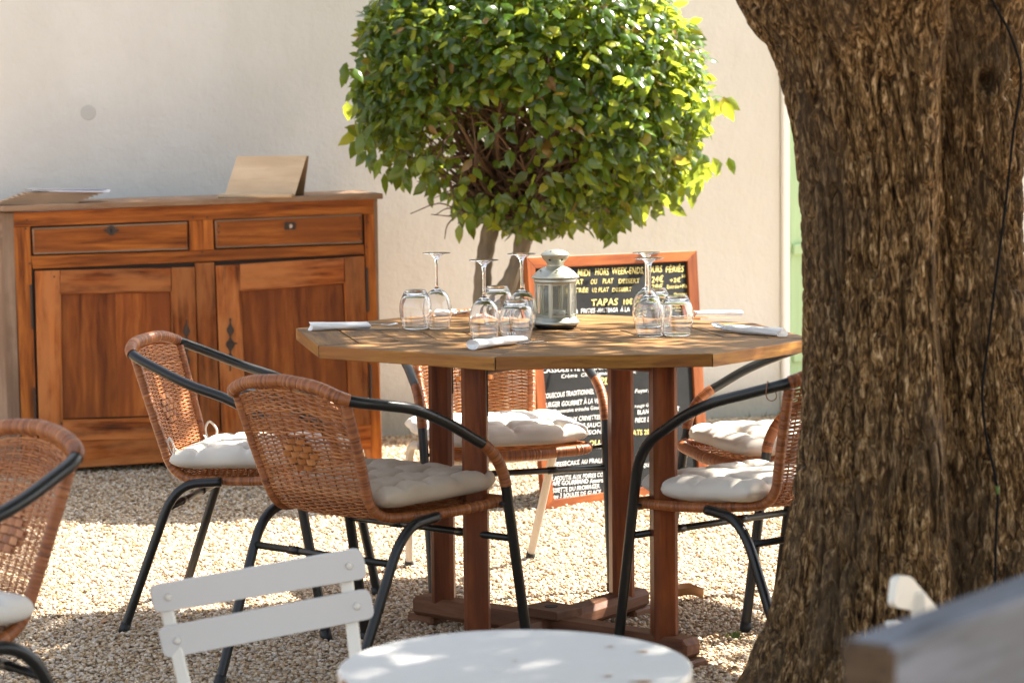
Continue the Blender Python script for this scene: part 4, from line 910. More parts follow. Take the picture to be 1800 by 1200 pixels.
# lantern
LP = onT(977, 577); lan = thing('lantern', LP, radians(14), 'silver metal tea-light lantern with glass sides and domed roof in the middle of the table', 'lantern')
mb = MB(); mb.lathe([(0, 0), (.046, 0), (.053, .003), (.054, .010)], 48); mb.build('foot_ring', M['cap'], lan, smooth=True)
mb = MB(); mb.lathe([(1e-4, .009), (.0565, .009), (.0600, .012), (.0600, .017), (.0570, .020), (.0535, .022), (.0535, .028), (.050, .029), (1e-4, .029)], 48); mb.build('base', M['lantern'], lan, smooth=True)
Rb = .0515; zb0, zb1 = .028, .118
for k in range(6):
    a = k*pi/3; mb = MB(); mb.box((Rb*cos(a), Rb*sin(a), (zb0+zb1)/2), (.005, .007, zb1-zb0), rotz(a), bev=.001); mb.build('corner_bar', M['lantern'], lan)
    a2 = a+pi/6; rr_ = Rb*cos(pi/6); wd = Rb-.009
    fr_ = bpy.data.objects.new('door' if k == 4 else 'window', None); COL.objects.link(fr_); fr_.parent = lan
    mb = MB(); Rm = rotz(a2)
    for zz in (zb0+.004, zb1-.004): mb.box(Rm@A_([rr_, 0, 0])+A_([0, 0, zz]), (.003, wd+.006, .007), Rm, bev=.0008)
    for sy in (-1, 1): mb.box(Rm@A_([rr_, sy*(wd/2+.001), 0])+A_([0, 0, (zb0+zb1)/2]), (.003, .005, zb1-zb0-.015), Rm, bev=.0008)
    mb.build('window_frame', M['lantern'], fr_)
    mb = MB(); mb.box(Rm@A_([rr_, 0, 0])+A_([0, 0, (zb0+zb1)/2]), (.0012, wd-.003, zb1-zb0-.0155), Rm, bev=.0002); mb.build('pane', M['pane'], fr_)
a = 5*pi/3+.1; mb = MB(); mb.tube([(Rb*1.02*cos(a), Rb*1.02*sin(a), .07), (Rb*1.17*cos(a), Rb*1.17*sin(a), .072), (Rb*1.17*cos(a), Rb*1.17*sin(a), .082)], .0012, 6); mb.build('latch', M['steel'], lan)
mb = MB(); mb.lathe([(Rb-.006, .116), (.0545, .116), (.0555, .120), (.0555, .126), (.0530, .128), (Rb-.006, .128)], 48, closed=True); mb.build('top_ring', M['lantern'], lan, smooth=True)
mb = MB(); dome = [(.0500, .1275), (.0600, .1280), (.0612, .1305), (.0570, .1345), (.0500, .1420), (.0400, .1500), (.0290, .1560), (.0210, .1585)]; mb.lathe([(r_, z) for r_, z in crom([(a_, 0, b_) for a_, b_ in dome], 4)[:, [0, 2]]], 48); mb.build('roof', M['lantern'], lan, smooth=True)
mb = MB(); ch = [(.0210, .1585), (.0215, .164), (.0260, .171), (.0315, .1765), (.0345, .1830), (.0352, .1850)]; mb.lathe(crom([(a_, 0, b_) for a_, b_ in ch], 4)[:, [0, 2]], 40); mb.build('chimney', M['lantern'], lan, smooth=True)
mb = MB(); cp = [(.0352, .1850), (.0362, .1870), (.0340, .1900), (.0270, .1950), (.0180, .1985), (.0080, .2002), (.0001, .2005)]; mb.lathe(crom([(a_, 0, b_) for a_, b_ in cp], 4)[:, [0, 2]], 40); mb.build('cap', M['lantern'], lan, smooth=True)
mb = MB()
for k in range(6):
    a = k*pi/3+.35; c = A_([.0455*cos(a), .0455*sin(a), .1478]); nn = nrm(A_([cos(a), sin(a), 1.15])); u_ = nrm(np.cross(nn, A_([0, 0, 1.]))); v_ = np.cross(nn, u_)
    P = [c+nn*.0006+u_*.0034*cos(b)+v_*.0026*sin(b) for b in np.linspace(0, 2*pi, 8, endpoint=False)]; mb.add(P, [tuple(range(8))])
    a += .5; c = A_([.0305*cos(a), .0305*sin(a), .1755]); nn = nrm(A_([cos(a), sin(a), -.9])); u_ = nrm(np.cross(nn, A_([0, 0, 1.]))); v_ = np.cross(nn, u_)
    P = [c+nn*.0012+u_*.0032*cos(b)+v_*.0032*sin(b) for b in np.linspace(0, 2*pi, 8, endpoint=False)]; mb.add(P, [tuple(range(8))])
    c = A_([.0245*cos(a), .0245*sin(a), .1962]); nn = nrm(A_([cos(a)*.5, sin(a)*.5, 1.])); u_ = nrm(np.cross(nn, A_([0, 0, 1.]))); v_ = np.cross(nn, u_)
    P = [c+nn*.0008+u_*.0026*cos(b)+v_*.0022*sin(b) for b in np.linspace(0, 2*pi, 8, endpoint=False)]; mb.add(P, [tuple(range(8))])
mb.build('vent_hole', M['hole'], lan)
mb = MB(); mb.lathe([(1e-4, 0), (.019, 0), (.0195, .016), (.0185, .0165), (.018, .014), (1e-4, .013)], 28); o = mb.build('tealight', M['wax'], None, smooth=True); o.location = LP+A_([.006, -.004, .0295]); tag(o, 'white tea light standing inside the lantern', 'candle')

# ================================================================== WHITE GARDEN SET
zt_ = .46; WT = atz(905, 1170, zt_); Rw = 316/FPX*WT[1]*1.0
wt = thing('garden_table', (WT[0], WT[1], 0), 0, 'low round white metal table with a chipped rusty rim in the foreground', 'table')
mb = MB(); mb.lathe([(1e-4, zt_-.002), (Rw-.012, zt_-.002), (Rw-.008, zt_)], 96); 
mb = MB(); mb.lathe([(1e-4, zt_-.003), (Rw-.02, zt_-.003), (Rw-.008, zt_-.0005), (Rw-.003, zt_)], 96); mb.build('tabletop', M['white'], wt, smooth=True)
mb = MB(); mb.lathe([(Rw-.003, zt_), (Rw, zt_-.0015), (Rw+.0008, zt_-.006), (Rw, zt_-.024), (Rw-.003, zt_-.026), (Rw-.006, zt_-.012)], 96); mb.build('rim', M['rim'], wt, smooth=True)
for k in range(3):
    a = k*2*pi/3+.4; P = rounded([(.16*cos(a), .16*sin(a), zt_-.01), (.05*cos(a), .05*sin(a), zt_*.5), (.22*cos(a), .22*sin(a), 0)], .1); mb = MB(); mb.tube(P, .008, 10); mb.build('leg', M['white'], wt, smooth=True)
for px, py, r_, nm in ((1130, 1197, .016, 'rust_chip'), (1072, 1135, .007, 'rust_chip'), (1130, 1144, .010, 'rust_chip'), (905, 1160, .005, 'rust_chip'), (1068, 1187, .008, 'rust_chip')):
    c = atz(px, py, zt_-.0015)-A_([WT[0], WT[1], 0]); mb = MB(); mb.add([c+A_([r_*cos(a)*(1+.4*sin(3*a+px)), r_*.45*sin(a)*(1+.3*cos(4*a)), 0]) for a in np.linspace(0, 2*pi, 14, endpoint=False)], [tuple(range(14))]); mb.build(nm, M['dry'], wt)
def white_chair(Y0, label, slats, upr, leanx=.0, par=None, extra=True, mat='white'):
    """slats: list of 4-point outlines given with distances (px,py,Y); upr: uprights"""
    P0 = aty(*slats[0][0]); root = thing('folding_chair', (P0[0], P0[1], 0), 0, label, 'chair', 'white slatted folding chairs')
    Rt = A_([P0[0], P0[1], 0])
    for q in slats:
        P = [aty(*p)-Rt for p in q]; n_ = nrm(np.cross(P[1]-P[0], P[3]-P[0])); n_ = n_ if n_[1] < 0 else -n_
        Pr = rounded([P[0]*.5+P[3]*.5, P[0], P[1], P[2], P[3], P[0]*.5+P[3]*.5], .018); m_ = len(Pr)-1; Pr = Pr[:-1]
        mb = MB(); V = np.vstack([Pr, Pr-n_*.014]); mb.add(V, [tuple(range(m_)), tuple(range(2*m_-1, m_-1, -1))]+[(i, i+m_, (i+1) % m_+m_, (i+1) % m_) for i in range(m_)])
        o = mb.build('slat', M[mat], root, bevel=.002)
        e = nrm(P[1]-P[0]); w_ = np.linalg.norm(P[1]-P[0]); mid0 = (P[0]+P[3])/2; mid1 = (P[1]+P[2])/2
        if w_ > .15:
            for c in (mid0+e*.030, mid1-e*.030):
                mb = MB(); u_ = nrm(P[3]-P[0]); mb.tube([c+n_*.0005, c+n_*.003], [.0075, .0055], 14); mb.build('rivet', M['rim'], o, smooth=True)
    for a, b in upr:
        a, b = aty(*a)-Rt, aty(*b)-Rt; d = nrm(b-a); s_ = nrm(np.cross(d, A_([0, 1., 0]))); n_ = np.cross(s_, d); mb = MB(); mb.box((a+b)/2, (np.linalg.norm(b-a), .024, .012), np.stack([d, s_, n_], 1), bev=.003); mb.build('upright', M['cream'], root)
    return root, Rt
Yc = 4.35
r1_, R1_ = white_chair(Yc, 'low white slatted folding chair with its back to the camera, beside the round white table',
    [[(262, 1030, Yc-.05), (636, 962, Yc+.05), (647, 1016, Yc+.05), (272, 1078, Yc-.05)], [(277, 1104, Yc-.07), (650, 1034, Yc+.03), (660, 1086, Yc+.03), (289, 1158, Yc-.07)]],
    [((286, 1040, Yc-.02), (338, 1260, Yc-.10)), ((606, 990, Yc+.07), (632, 1210, Yc-.01))])
# seat and crossing legs of the low chair (below the frame)
bl = aty(338, 1260, Yc-.10)-R1_; br = aty(632, 1210, Yc-.01)-R1_
for k in range(5):
    mb = MB(); c = (bl+br)/2+A_([.02*k, -.05-.05*k, -.02]); e = nrm(br-bl); mb.box(c, (.40, .042, .014), np.stack([e, nrm(np.cross(A_([0, 0, 1.]), e)), A_([0, 0, 1.])], 1)); mb.build('seat_slat', M['white'], r1_)
for s_, b_ in ((-1, bl), (1, br)):
    mb = MB(); mb.tube([b_+A_([0, 0, .02]), A_([b_[0]+.02, b_[1]-.25, 0])], .009, 8); mb.build('leg', M['cream'], r1_, smooth=True); mb = MB(); mb.tube([b_+A_([.02, -.25, -.01]), A_([b_[0]-.01, b_[1]+.03, 0])], .009, 8); mb.build('leg', M['cream'], r1_, smooth=True)
# second folding chair, glimpsed behind the bench
Y2 = 3.5
r2_, R2_ = white_chair(Y2, 'cream-white folding chair corner showing between the big trunk and the weathered bench',
    [[(1578, 1012, Y2-.02), (1600, 1010, Y2), (1660, 1082, Y2+.12), (1572, 1066, Y2-.03)], [(1566, 1090, Y2-.05), (1582, 1088, Y2-.03), (1700, 1150, Y2+.12), (1600, 1160, Y2-.03)]],
    [((1612, 1040, Y2+.03), (1640, 1330, Y2+.05))], mat='cream')
for (dx, dy) in ((0.02, 0), (.3, .02), (.05, .3), (.32, .3)):
    mb = MB(); mb.tube([A_([dx, dy, .30]), A_([dx+.02, dy-.02, 0])], .009, 8); mb.build('leg', M['cream'], r2_, smooth=True)
for k in range(5):
    mb = MB(); mb.box((.18, .02+.065*k, .31), (.36, .05, .014), bev=.003); mb.build('seat_slat', M['cream'], r2_)

# ================================================================== WEATHERED BENCH (right foreground)
Yb = 2.05; c0 = aty(1571, 1136, Yb); e1 = atz(1800, 1048, c0[2])-c0; e1[2] = 0; e1 = nrm(e1); e0 = atz(1497, 1112, c0[2])-c0; e0[2] = 0; e0 = nrm(e0)
e0 = nrm(np.cross(e1, A_([0, 0, 1.]))) if np.dot(np.cross(e1, A_([0, 0, 1.])), e0) > 0 else -nrm(np.cross(e1, A_([0, 0, 1.])))
bench = thing('bench', (c0[0], c0[1], 0), math.atan2(e1[1], e1[0]), 'weathered grey wooden bench back, out of focus in the lower right corner', 'bench')
zt2 = c0[2]; sgn = 1 if np.cross(e1, e0)[2] > 0 else -1
for (zc, hh, nm) in ((zt2-.05, .10, 'back_rail'), (zt2-.19, .09, 'back_rail')):
    mb = MB(); mb.box((.70, sgn*.026, zc), (1.40, .052, hh), bev=.004); mb.cm = 0; o = mb.build(nm, [M['weathered'], M['weathered_end']], bench)
    for p_ in o.data.polygons:
        if p_.normal.x < -.7: p_.material_index = 1
for xx in (.10, 1.25):
    mb = MB(); mb.box((xx, sgn*.073, zt2/2-.01), (.05, .038, zt2-.03), bev=.003); mb.build('leg', M['weathered'], bench); mb = MB(); mb.box((xx, sgn*.45, .20), (.05, .05, .40), bev=.003); mb.build('leg', M['weathered'], bench)
for k in range(4):
    mb = MB(); mb.box((.70, sgn*(.11+.10*k), .41), (1.4, .09, .022), bev=.003); mb.build('seat_slat', M['weathered'], bench)

# ================================================================== BIG TRUNK + canopy
YT = 4.85
edge = [(-520, 1130, 1990), (-300, 1150, 1940), (-180, 1185, 1890), (-90, 1226, 1855), (-40, 1265, 1832), (0, 1292, 1815), (40, 1312, 1800), (80, 1345, 1797), (110, 1362, 1796), (160, 1376, 1796), (240, 1396, 1797), (320, 1405, 1798), (400, 1411, 1800), (500, 1413, 1805), (600, 1411, 1812), (700, 1406, 1820), (800, 1399, 1832), (900, 1389, 1846), (1000, 1370, 1866), (1100, 1345, 1895), (1200, 1308, 1930), (1300, 1250, 1985), (1360, 1205, 2030)]
zs, cx, rx = [], [], []
for py, a, b in edge:
    A1, B1 = aty(a, py, YT), aty(b, py, YT); zs.append(A1[2]); cx.append((A1[0]+B1[0])/2); rx.append((B1[0]-A1[0])/2)
zs = A_(zs)[::-1]; cx = A_(cx)[::-1]; rx = A_(rx)[::-1]
big = thing('big_tree', (cx[3], YT, 0), 0, 'massive rough-barked tree trunk filling the right side, forking above the frame', 'tree')
nz, na = 940, 680; Z = np.linspace(-.06, zs[-1]+.02, nz); A2 = np.linspace(0, 2*pi, na, endpoint=False)
ZZ, AA = np.meshgrid(Z, A2, indexing='ij')
CXZ = np.interp(ZZ, zs, cx); RXZ = np.interp(ZZ, zs, rx)
lob = 1-.10*np.exp(-((np.angle(np.exp(1j*(AA-radians(-79)))))/.16)**2)*np.clip((1.75-ZZ)/1.5, 0, 1)-.05*np.exp(-((np.angle(np.exp(1j*(AA-radians(-60)))))/.12)**2)+.02*np.sin(3*AA+1)+.025*np.sin(5*AA+ZZ*1.2)*np.clip(1-ZZ, .2, 1)
# keep silhouette at the left edge exact
xs_ = AA*2.6*.23*1.; tw = ZZ*.25
def ridg(f, fz, seed, sharp=1.):
    a_ = AA/(2*pi); px_ = np.cos(AA+tw*.6)*f*.23; py_ = np.sin(AA+tw*.6)*f*.23
    wz = vnoise(px_*.35+seed, py_*.35, ZZ*fz*.5)*1.2
    return 1-2*abs(vnoise(px_+seed+wz, py_+wz, ZZ*fz+seed)-.5)
b1 = ridg(34, 4.5, 3.3); b2 = ridg(75, 11, 17.7); b3 = ridg(150, 30, 31.1)
n0 = vnoise(np.cos(AA)*3+5, np.sin(AA)*3, ZZ*3)
def crack(f, fz, seed, w_):
    px_ = np.cos(AA+tw*.6)*f*.23; py_ = np.sin(AA+tw*.6)*f*.23
    wz = vnoise(px_*.6+seed, py_*.6, ZZ*fz*.9+seed)*1.6
    d_ = abs(vnoise(px_+seed+wz*.5, py_+wz*.5, ZZ*fz+seed)-.5); return np.exp(-(d_/w_)**2)
c1, c2, c3 = crack(34, 5.5, 3.3, .065), crack(74, 14, 17.7, .09), crack(150, 40, 31.1, .15)
disp = -.0185*c1-.0105*c2-.0035*c3+.004*b2+.016*(n0-.5)-.003
RR = RXZ*lob*np.sqrt(np.clip(1-np.clip((ZZ-(Z[-1]-.30))/.30, 0, 1)**2, 1e-4, 1))
Xw = CXZ+np.cos(AA)*(RR+disp); Yw_ = YT+np.sin(AA)*(RR*.95+disp)
# knot hole
kh = aty(1748, 140, YT-.2); dk = np.sqrt((Xw-kh[0])**2+((ZZ-kh[2])*.8)**2); front = Yw_ < YT
Yw_ = Yw_+front*(.05*np.exp(-(dk/.012)**2)-.014*np.exp(-((dk-.03)/.014)**2))
# the trunk is two grown-together stems: the right one stands back behind a fold
xf = np.interp(ZZ, [0, .3, .7, 1.1, 1.5, 1.8], [.842, .846, .850, .845, .835, .80])+.012*np.sin(ZZ*5)
sm = np.clip((Xw-xf)/.035+.5, 0, 1); sm = sm*sm*(3-2*sm)
ff = np.clip((YT-Yw_)/.06, 0, 1)
Yw_ = Yw_+ff*(.085*sm*np.clip((1.02-(Xw-cx[5])/.23), .15, 1)-.022*np.exp(-((Xw-xf+.035)/.026)**2))*np.clip((1.75-ZZ)/.35, 0, 1)
P = np.stack([Xw-big.location.x, Yw_-YT, ZZ], -1).reshape(-1, 3)
me = bpy.data.meshes.new('trunk'); me.vertices.add(len(P)); me.vertices.foreach_set('co', P.ravel())
i_, j_ = np.meshgrid(np.arange(nz-1), np.arange(na), indexing='ij'); jn = (j_+1) % na
Fq = np.stack([i_*na+j_, i_*na+jn, (i_+1)*na+jn, (i_+1)*na+j_], -1).reshape(-1, 4)
me.loops.add(Fq.size); me.loops.foreach_set('vertex_index', Fq.ravel()); me.polygons.add(len(Fq)); me.polygons.foreach_set('loop_start', np.arange(0, Fq.size, 4)); me.polygons.foreach_set('use_smooth', np.ones(len(Fq), bool)); me.update(calc_edges=True); me.validate()
me.materials.append(M['bark']); o = bpy.data.objects.new('trunk', me); COL.objects.link(o); o.parent = big
# forks above the frame
ft = A_([cx[-1], YT, zs[-1]]); B0 = A_([big.location.x, YT, 0])
limbs = [([ft+A_([-.08, 0, -.22]), ft+A_([-.40, .1, .25]), ft+A_([-.8, .5, .8]), ft+A_([-1.2, 1.2, 1.4])], [.30, .24, .15, .05]), ([ft+A_([.10, 0, -.25]), ft+A_([.35, .3, .4]), ft+A_([.6, 1.2, 1.1]), ft+A_([.9, 2.4, 1.6])], [.32, .25, .15, .05]), ([ft+A_([0, .05, -.25]), ft+A_([.1, -.3, .7]), ft+A_([-.2, -.9, 1.5])], [.24, .17, .06])]
for P, r_ in limbs:
    Q = crom(P, 10); rr_ = np.interp(np.linspace(0, 1, len(Q)), np.linspace(0, 1, len(r_)), r_); mb = MB(); mb.tube(Q-B0, rr_, 18); mb.build('limb', M['bark'], big, smooth=True)
def leaves(name, P, size, mat, parent, droop=None, outward=None, kind=None, seed=0, asp=.5, simple=False):
    """one mesh of many folded pointed leaves at points P"""
    r_ = np.random.default_rng(seed); n = len(P)
    tmpl = A_([(0, 0, 0), (.28, .5, -.05), (.62, .42, -.07), (1, 0, -.12), (.62, -.42, -.07), (.28, -.5, -.05), (.3, 0, .05), (.65, 0, .02)]); tmpl[:, 1] *= asp
    tf = [(0, 5, 4, 3), (0, 3, 2, 1)] if simple else [(0, 6, 1), (1, 6, 7, 2), (2, 7, 3), (0, 5, 6), (5, 4, 7, 6), (4, 3, 7)]
    d = r_.normal(size=(n, 3)) if droop is None else droop+r_.normal(size=(n, 3))*.55
    d /= np.linalg.norm(d, axis=1)[:, None]
    u = (r_.normal(size=(n, 3))*.6+A_([0, 0, 1.])) if outward is None else outward+r_.normal(size=(n, 3))*.45
    y = np.cross(u, d); y /= np.linalg.norm(y, axis=1)[:, None]+1e-9; z = np.cross(d, y)
    s = size*r_.uniform(.5, 1.35, n)
    V = P[:, None]+s[:, None, None]*(tmpl[None, :, 0:1]*d[:, None]+tmpl[None, :, 1:2]*y[:, None]+tmpl[None, :, 2:3]*z[:, None])
    me = bpy.data.meshes.new(name); me.vertices.add(n*8); me.vertices.foreach_set('co', V.ravel())
    li = []; ls = []; c = 0
    base = []
    for f in tf: ls.append(c); base += list(f); c += len(f)
    base = A_(base); ls = A_(ls)
    LI = (np.arange(n)[:, None]*8+base[None]).ravel(); LS = (np.arange(n)[:, None]*c+ls[None]).ravel()
    me.loops.add(len(LI)); me.loops.foreach_set('vertex_index', LI); me.polygons.add(len(LS)); me.polygons.foreach_set('loop_start', LS); me.polygons.foreach_set('use_smooth', np.ones(len(LS), bool)); me.update(calc_edges=True)
    at = me.attributes.new('rnd', 'FLOAT', 'POINT'); at.data.foreach_set('value', np.repeat(r_.random(n), 8)); me.materials.append(mat)
    o = bpy.data.objects.new(name, me); COL.objects.link(o); o.parent = parent
    if kind: o['kind'] = kind
    return o
# unseen canopy leaves in clumps, laid out so their shade falls where wanted
def shade_canopy_pts(n, seed):
    r_ = np.random.default_rng(seed); out = []
    def dens(x, y):
        wob = .10*sin(x*3.1)+.06*sin(x*7.7+1)
        if x < -1.42 and 7.78+.02*x < y < 9.3: return 1.  # added leaf clump out of view, shades the ground by the cupboard
        if y > 6.02+wob: return 0.
        if x > .22: return .22 if y > 4.9 else 1.
        if y > 5.72+wob: return .30 if x > -1.1 else .55
        if y > 5.15 and x > -1.05: return .42
        if y < 4.6 and y > 3.9 and abs(x+.40) < .38: return .60
        return 1.
    while len(out) < n:
        x, y, h = r_.uniform(-2.6, 2.0), r_.uniform(.9, 9.3), r_.uniform(2.7, 4.0)
        if r_.random() > dens(x, y): continue
        c = A_([x, y, 0])+SUN*h/SUN[2]
        k = r_.integers(10, 24); out += list(c+r_.normal(size=(k, 3))*A_([.075, .075, .06]))
    return A_(out[:n])
CP = shade_canopy_pts(70000, 5)
bench_shade = np.stack([rng.uniform(-.7, 1.5, 9000), rng.uniform(.8, 2.5, 9000), np.zeros(9000)], -1); hh_ = rng.uniform(2.6, 3.4, (9000, 1)); CP = np.vstack([CP, bench_shade+SUN*hh_/SUN[2]])-B0  # extra unseen leaves added to keep the bench in shade
leaves('crown', CP, .085, M['canopy'], big, kind='stuff', seed=6, simple=True)
# cable running down the bark
pts = []
for px, py in [(1728, -40), (1745, 5), (1775, 60), (1790, 130), (1782, 240), (1768, 340), (1752, 480), (1736, 600), (1726, 690), (1732, 760), (1752, 860), (1750, 930), (1749, 1010), (1748, 1100), (1750, 1200)]:
    p = aty(px, py, YT-.2); i = np.argmin(abs(Z-p[2])); row = np.stack([Xw[i], Yw_[i]], -1); m_ = row[:, 1] < YT; k = np.argmin(abs(row[m_][:, 0]-p[0])); yy = row[m_][max(0, k-3):k+4, 1].min()
    f = (yy-.008); p = aty(px, py, f); pts.append([p[0], f, p[2]])
pts = A_(pts); pts[:, 1] = np.convolve(np.pad(pts[:, 1], 1, 'edge'), [.25, .5, .25], 'valid')-.004
mb = MB(); mb.tube(crom(pts, 8)-pts[0], .0027, 8); o = mb.build('cable', M['cable'], smooth=True); o.location = pts[0]; tag(o, 'thin black cable hanging down the bark of the big trunk', 'cable')
p = pts[10]; mb = MB(); mb.tube([(0, 0, -.008), (0, 0, .008)], .0042, 10); o = mb.build('cable_tie', M['moss'], smooth=True); o.location = p; tag(o, 'small green tie on the cable', 'cable tie')

# ================================================================== CLIPPED LAUREL TREE
Tc = A_([.062, 8.78, 1.375]); lau = thing('clipped_tree', (Tc[0], Tc[1], 0), 0, 'round clipped laurel tree with twin stems in front of the cream wall', 'tree')
L0 = A_([Tc[0], Tc[1], 0])
def stem(pix, rad, dY=0.):
    P = [aty(px, py, Tc[1]+dY+o_) for px, py, o_ in pix]; return A_(P)-L0, rad
st_ = [([(850, 760, .02), (848, 600, 0), (848, 520, 0), (850, 470, 0), (856, 430, 0), (868, 380, 0), (880, 330, .02), (890, 270, .05)], [.045, .038, .034, .031, .031, .033, .024, .014]),
       ([(868, 760, .0), (872, 600, -.02), (880, 530, -.04), (900, 490, -.05), (914, 450, -.05), (922, 400, -.05), (930, 360, -.05), (938, 300, 0)], [.055, .045, .042, .034, .030, .032, .024, .014])]
for pix, rad in st_:
    P, _ = stem(pix, rad); Q = crom(P, 8); rr_ = np.interp(np.linspace(0, 1, len(Q)), np.linspace(0, 1, len(rad)), rad)
    rr_ = rr_*(1+.05*np.sin(np.arange(len(Q))*1.3)); mb = MB(); mb.tube(Q, rr_, 16); mb.build('trunk', M['sbark'], lau, smooth=True)
r_ = np.random.default_rng(21)
mbb = MB(); starts = [aty(870, 378, Tc[1])-L0, aty(924, 398, Tc[1]-.05)-L0, aty(885, 330, Tc[1])-L0, aty(932, 345, Tc[1])-L0, aty(905, 300, Tc[1])-L0]
AXR = A_([.64, .56, .535])
for i in range(170):
    s0 = starts[r_.integers(0, 5)]; th_ = r_.uniform(0, 2*pi); ph = r_.uniform(-.55, 1.2)
    e = A_([cos(th_)*cos(ph), sin(th_)*cos(ph), sin(ph)])*AXR*r_.uniform(.70, .92)+A_([0, 0, Tc[2]])
    if i < 60: e[2] = Tc[2]-.20+r_.uniform(-.22, .2); e[:2] *= .8
    m1 = s0+(e-s0)*.35+r_.normal(size=3)*.05; m2 = s0+(e-s0)*.7+r_.normal(size=3)*.06; Q = crom([s0, m1, m2, e], 5); rr_ = np.linspace(r_.uniform(.006, .013), .002, len(Q)); mbb.tube(Q, rr_, 6)
    for b in range(4):
        k = r_.integers(5, len(Q)-1); tE = Q[k]+r_.normal(size=3)*.08; mbb.tube(crom([Q[k], (Q[k]+tE)/2+r_.normal(size=3)*.02, tE], 3), np.linspace(.0035, .0015, 7), 4)
mbb.build('branches', M['twig'], lau, smooth=True)['kind'] = 'stuff'
def crown_pts(n, rng_, lo, hi):
    out = []; nor = []
    while len(out) < n:
        v_ = rng_.normal(size=3); v_ /= np.linalg.norm(v_); p_ = 2.3
        k = (np.sum(abs(v_)**p_))**(-1/p_)          # squarish ball
        rad = rng_.uniform(lo, hi); q = v_*k*rad; q[0] -= q[2]*.05
        z = q[2]
        x_ = q[0]
        low = -.93+.60*min(1, max(0, (-x_-.15)/.65))+.25*max(0, x_-.55)  # underside rises to the left
        if z < low: continue
        bump = vnoise(A_([v_[0]*3.1+9]), A_([v_[1]*3.1]), A_([v_[2]*3.1+4]))[0]
        q = q*(.93+.12*bump)
        # open window in the lower middle where the branches show
        dens = 1.
        if True:
            cxw = (q[0]+.20)/.50; czw = (q[2]+.38)/.34
            if cxw**2+czw**2 < 1: dens = (.04+.28*(cxw**2+czw**2))*(1. if q[1] < .3 else 2.2)
        if q[2] < -.75 : dens *= .35
        elif q[2] < -.55 and rad < .93: dens *= .5
        if rng_.random() > dens: continue
        out.append(q*AXR+A_([0, 0, Tc[2]])); nn = q/A_([1, 1, 1.2]); nor.append(nn/np.linalg.norm(nn))
    return A_(out), A_(nor)
P1, N1 = crown_pts(12500, r_, .80, 1.0); dr1 = N1*.45+A_([0, 0, -.55]); dr1[:, 0] += r_.normal(size=len(N1))*.5; dr1[:, 1] += r_.normal(size=len(N1))*.4
# about 300 of the leaves nearest the camera as single leaves
front = np.argsort(P1[:, 1]+r_.random(len(P1))*.35)[:290]; rest = np.setdiff1d(np.arange(len(P1)), front)
leaves('crown', P1[rest], .053, M['leaf'], lau, droop=dr1[rest], outward=N1[rest]+A_([0, 0, .5]), kind='stuff', seed=8, asp=.56)
P2, N2 = crown_pts(2400, r_, .55, .84); leaves('inner_foliage', P2, .056, M['leaf'], lau, kind='stuff', seed=9)
# hanging fringe along the underside
fr_ = []
for px, py in [(640, 260), (665, 285), (690, 300), (712, 320), (735, 300), (760, 330), (745, 290), (815, 385), (828, 375), (808, 370), (850, 395), (930, 400), (968, 385), (1010, 360), (1040, 350), (1062, 395), (1075, 400), (1085, 385), (1120, 370), (1150, 380), (1165, 360), (1190, 350), (1215, 330), (1235, 310), (1250, 290), (1248, 200), (1262, 190), (640, 230), (625, 180), (618, 130)]:
    for k in range(9): fr_.append(aty(px+r_.normal()*9, py-12+r_.normal()*9, Tc[1]-.25+r_.normal()*.14)-L0)
fr_ = A_(fr_); leaves('hanging_leaves', fr_, .064, M['leaf'], lau, droop=np.tile([0, 0, -1.], (len(fr_), 1)), outward=np.tile([0, -1., .3], (len(fr_), 1)), kind='stuff', seed=12)
lf = leaves('leaf', np.zeros((1, 3)), .060, M['leaf'], lau, droop=A_([[60., 0, 0]]), outward=A_([[0, 0, 60.]]), seed=13, asp=.56); lf.data.vertices[0].co = lf.data.vertices[0].co
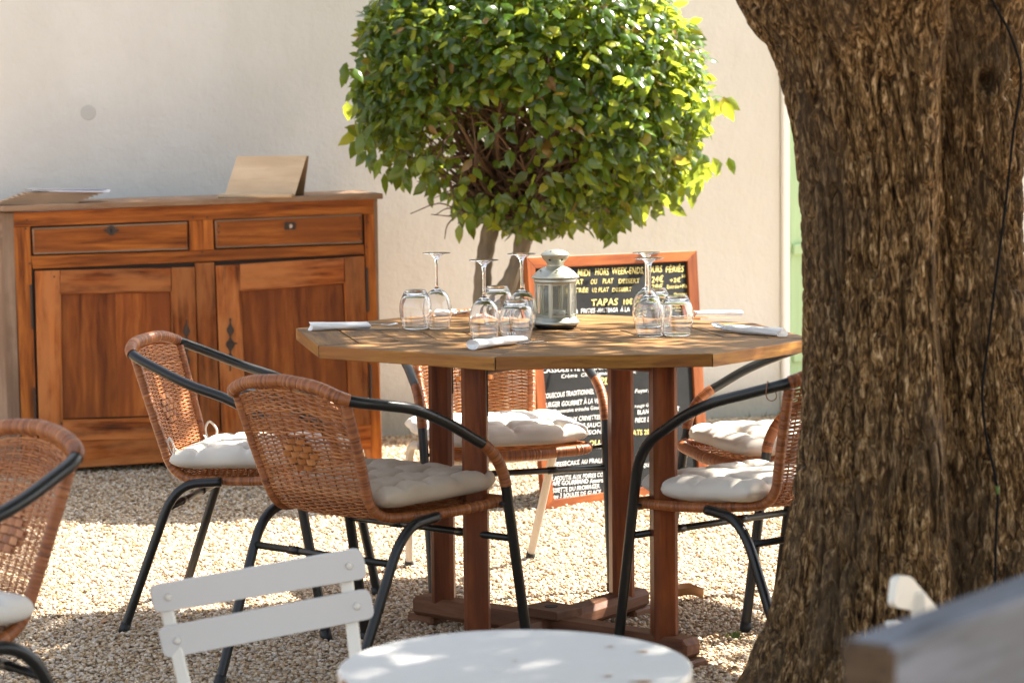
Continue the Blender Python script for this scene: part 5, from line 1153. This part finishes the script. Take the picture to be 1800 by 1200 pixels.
for n_, i in enumerate(front):
    o = lf if n_ == 0 else lf.copy()
    if n_: COL.objects.link(o); o.parent = lau
    d = dr1[i]+r_.normal(size=3)*.3; d /= np.linalg.norm(d); u = N1[i]+A_([0, 0, .5])+r_.normal(size=3)*.3; y = np.cross(u, d); y /= np.linalg.norm(y); z = np.cross(d, y)
    k = r_.uniform(.75, 1.2); Rm = Matrix((( *(d*k),), (*(y*k),), (*(z*k),))).transposed().to_4x4(); o.matrix_local = Matrix.Translation(Vector(P1[i]))@Rm

# ================================================================== LOOSE THINGS ON THE GROUND
def ground_leaf(px, py, s, rz, label, mat=None, curl=.3):
    p = atz(px, py, .004); rows = []
    for i in range(9):
        f = i/8; w_ = sin(pi*f**.8)*.26+.01
        rows.append([A_([f*s, v_*w_*s, s*(curl*(v_**2)*.35+.12*sin(pi*f))]) for v_ in np.linspace(-1, 1, 7)])
    mb = MB(); mb.grid(rows); o = mb.build('fallen_leaf', mat or M['dry'], smooth=True); o.location = p+A_([0, 0, .006]); o.rotation_euler = (.1, .05, rz); tag(o, label, 'leaf', 'fallen leaves on the gravel')
ground_leaf(1182, 1056, .085, .25, 'large curled brown leaf behind the right table post', curl=.9)
ground_leaf(1262, 1172, .035, 1.2, 'small pale leaf near the foot of the big trunk', M['cushion_shade_beige'])
ground_leaf(1150, 740, .03, 2., 'small leaf on gravel near the chalkboard')
mb = MB()
c = atz(1292, 1124)
for i in range(40):
    a = random.uniform(0, 6.3); rr_ = random.uniform(0, .022); b = A_([rr_*cos(a), rr_*sin(a), 0]); h = random.uniform(.008, .02); mb.add([b-A_([.002, 0, 0]), b+A_([.002, 0, 0]), b+A_([random.uniform(-.012, .012), random.uniform(-.01, .01), h])], [(0, 1, 2)])
o = mb.build('moss_tuft', M['moss']); o.location = c+A_([0, 0, .006]); tag(o, 'small green moss tuft by the chair foot near the trunk', 'moss')

mb = MB()
for i in range(150):
    p = A_([random.uniform(-1.7, 1.2), random.uniform(4.9, 9.0), .010]); a = random.uniform(0, 6.3); L_ = random.uniform(.008, .03); d = A_([cos(a), sin(a), random.uniform(-.2, .3)]); w_ = A_([-sin(a), cos(a), random.uniform(-.4, .4)])*L_*.25
    mb.add([p, p+d*L_*.4+w_, p+d*L_, p+d*L_*.45-w_+A_([0, 0, .003])], [(0, 1, 2), (0, 2, 3)])
o = mb.build('leaf_litter', M['dry']); tag(o, 'scraps of dry leaf scattered over the gravel', 'leaf litter', kind='stuff')
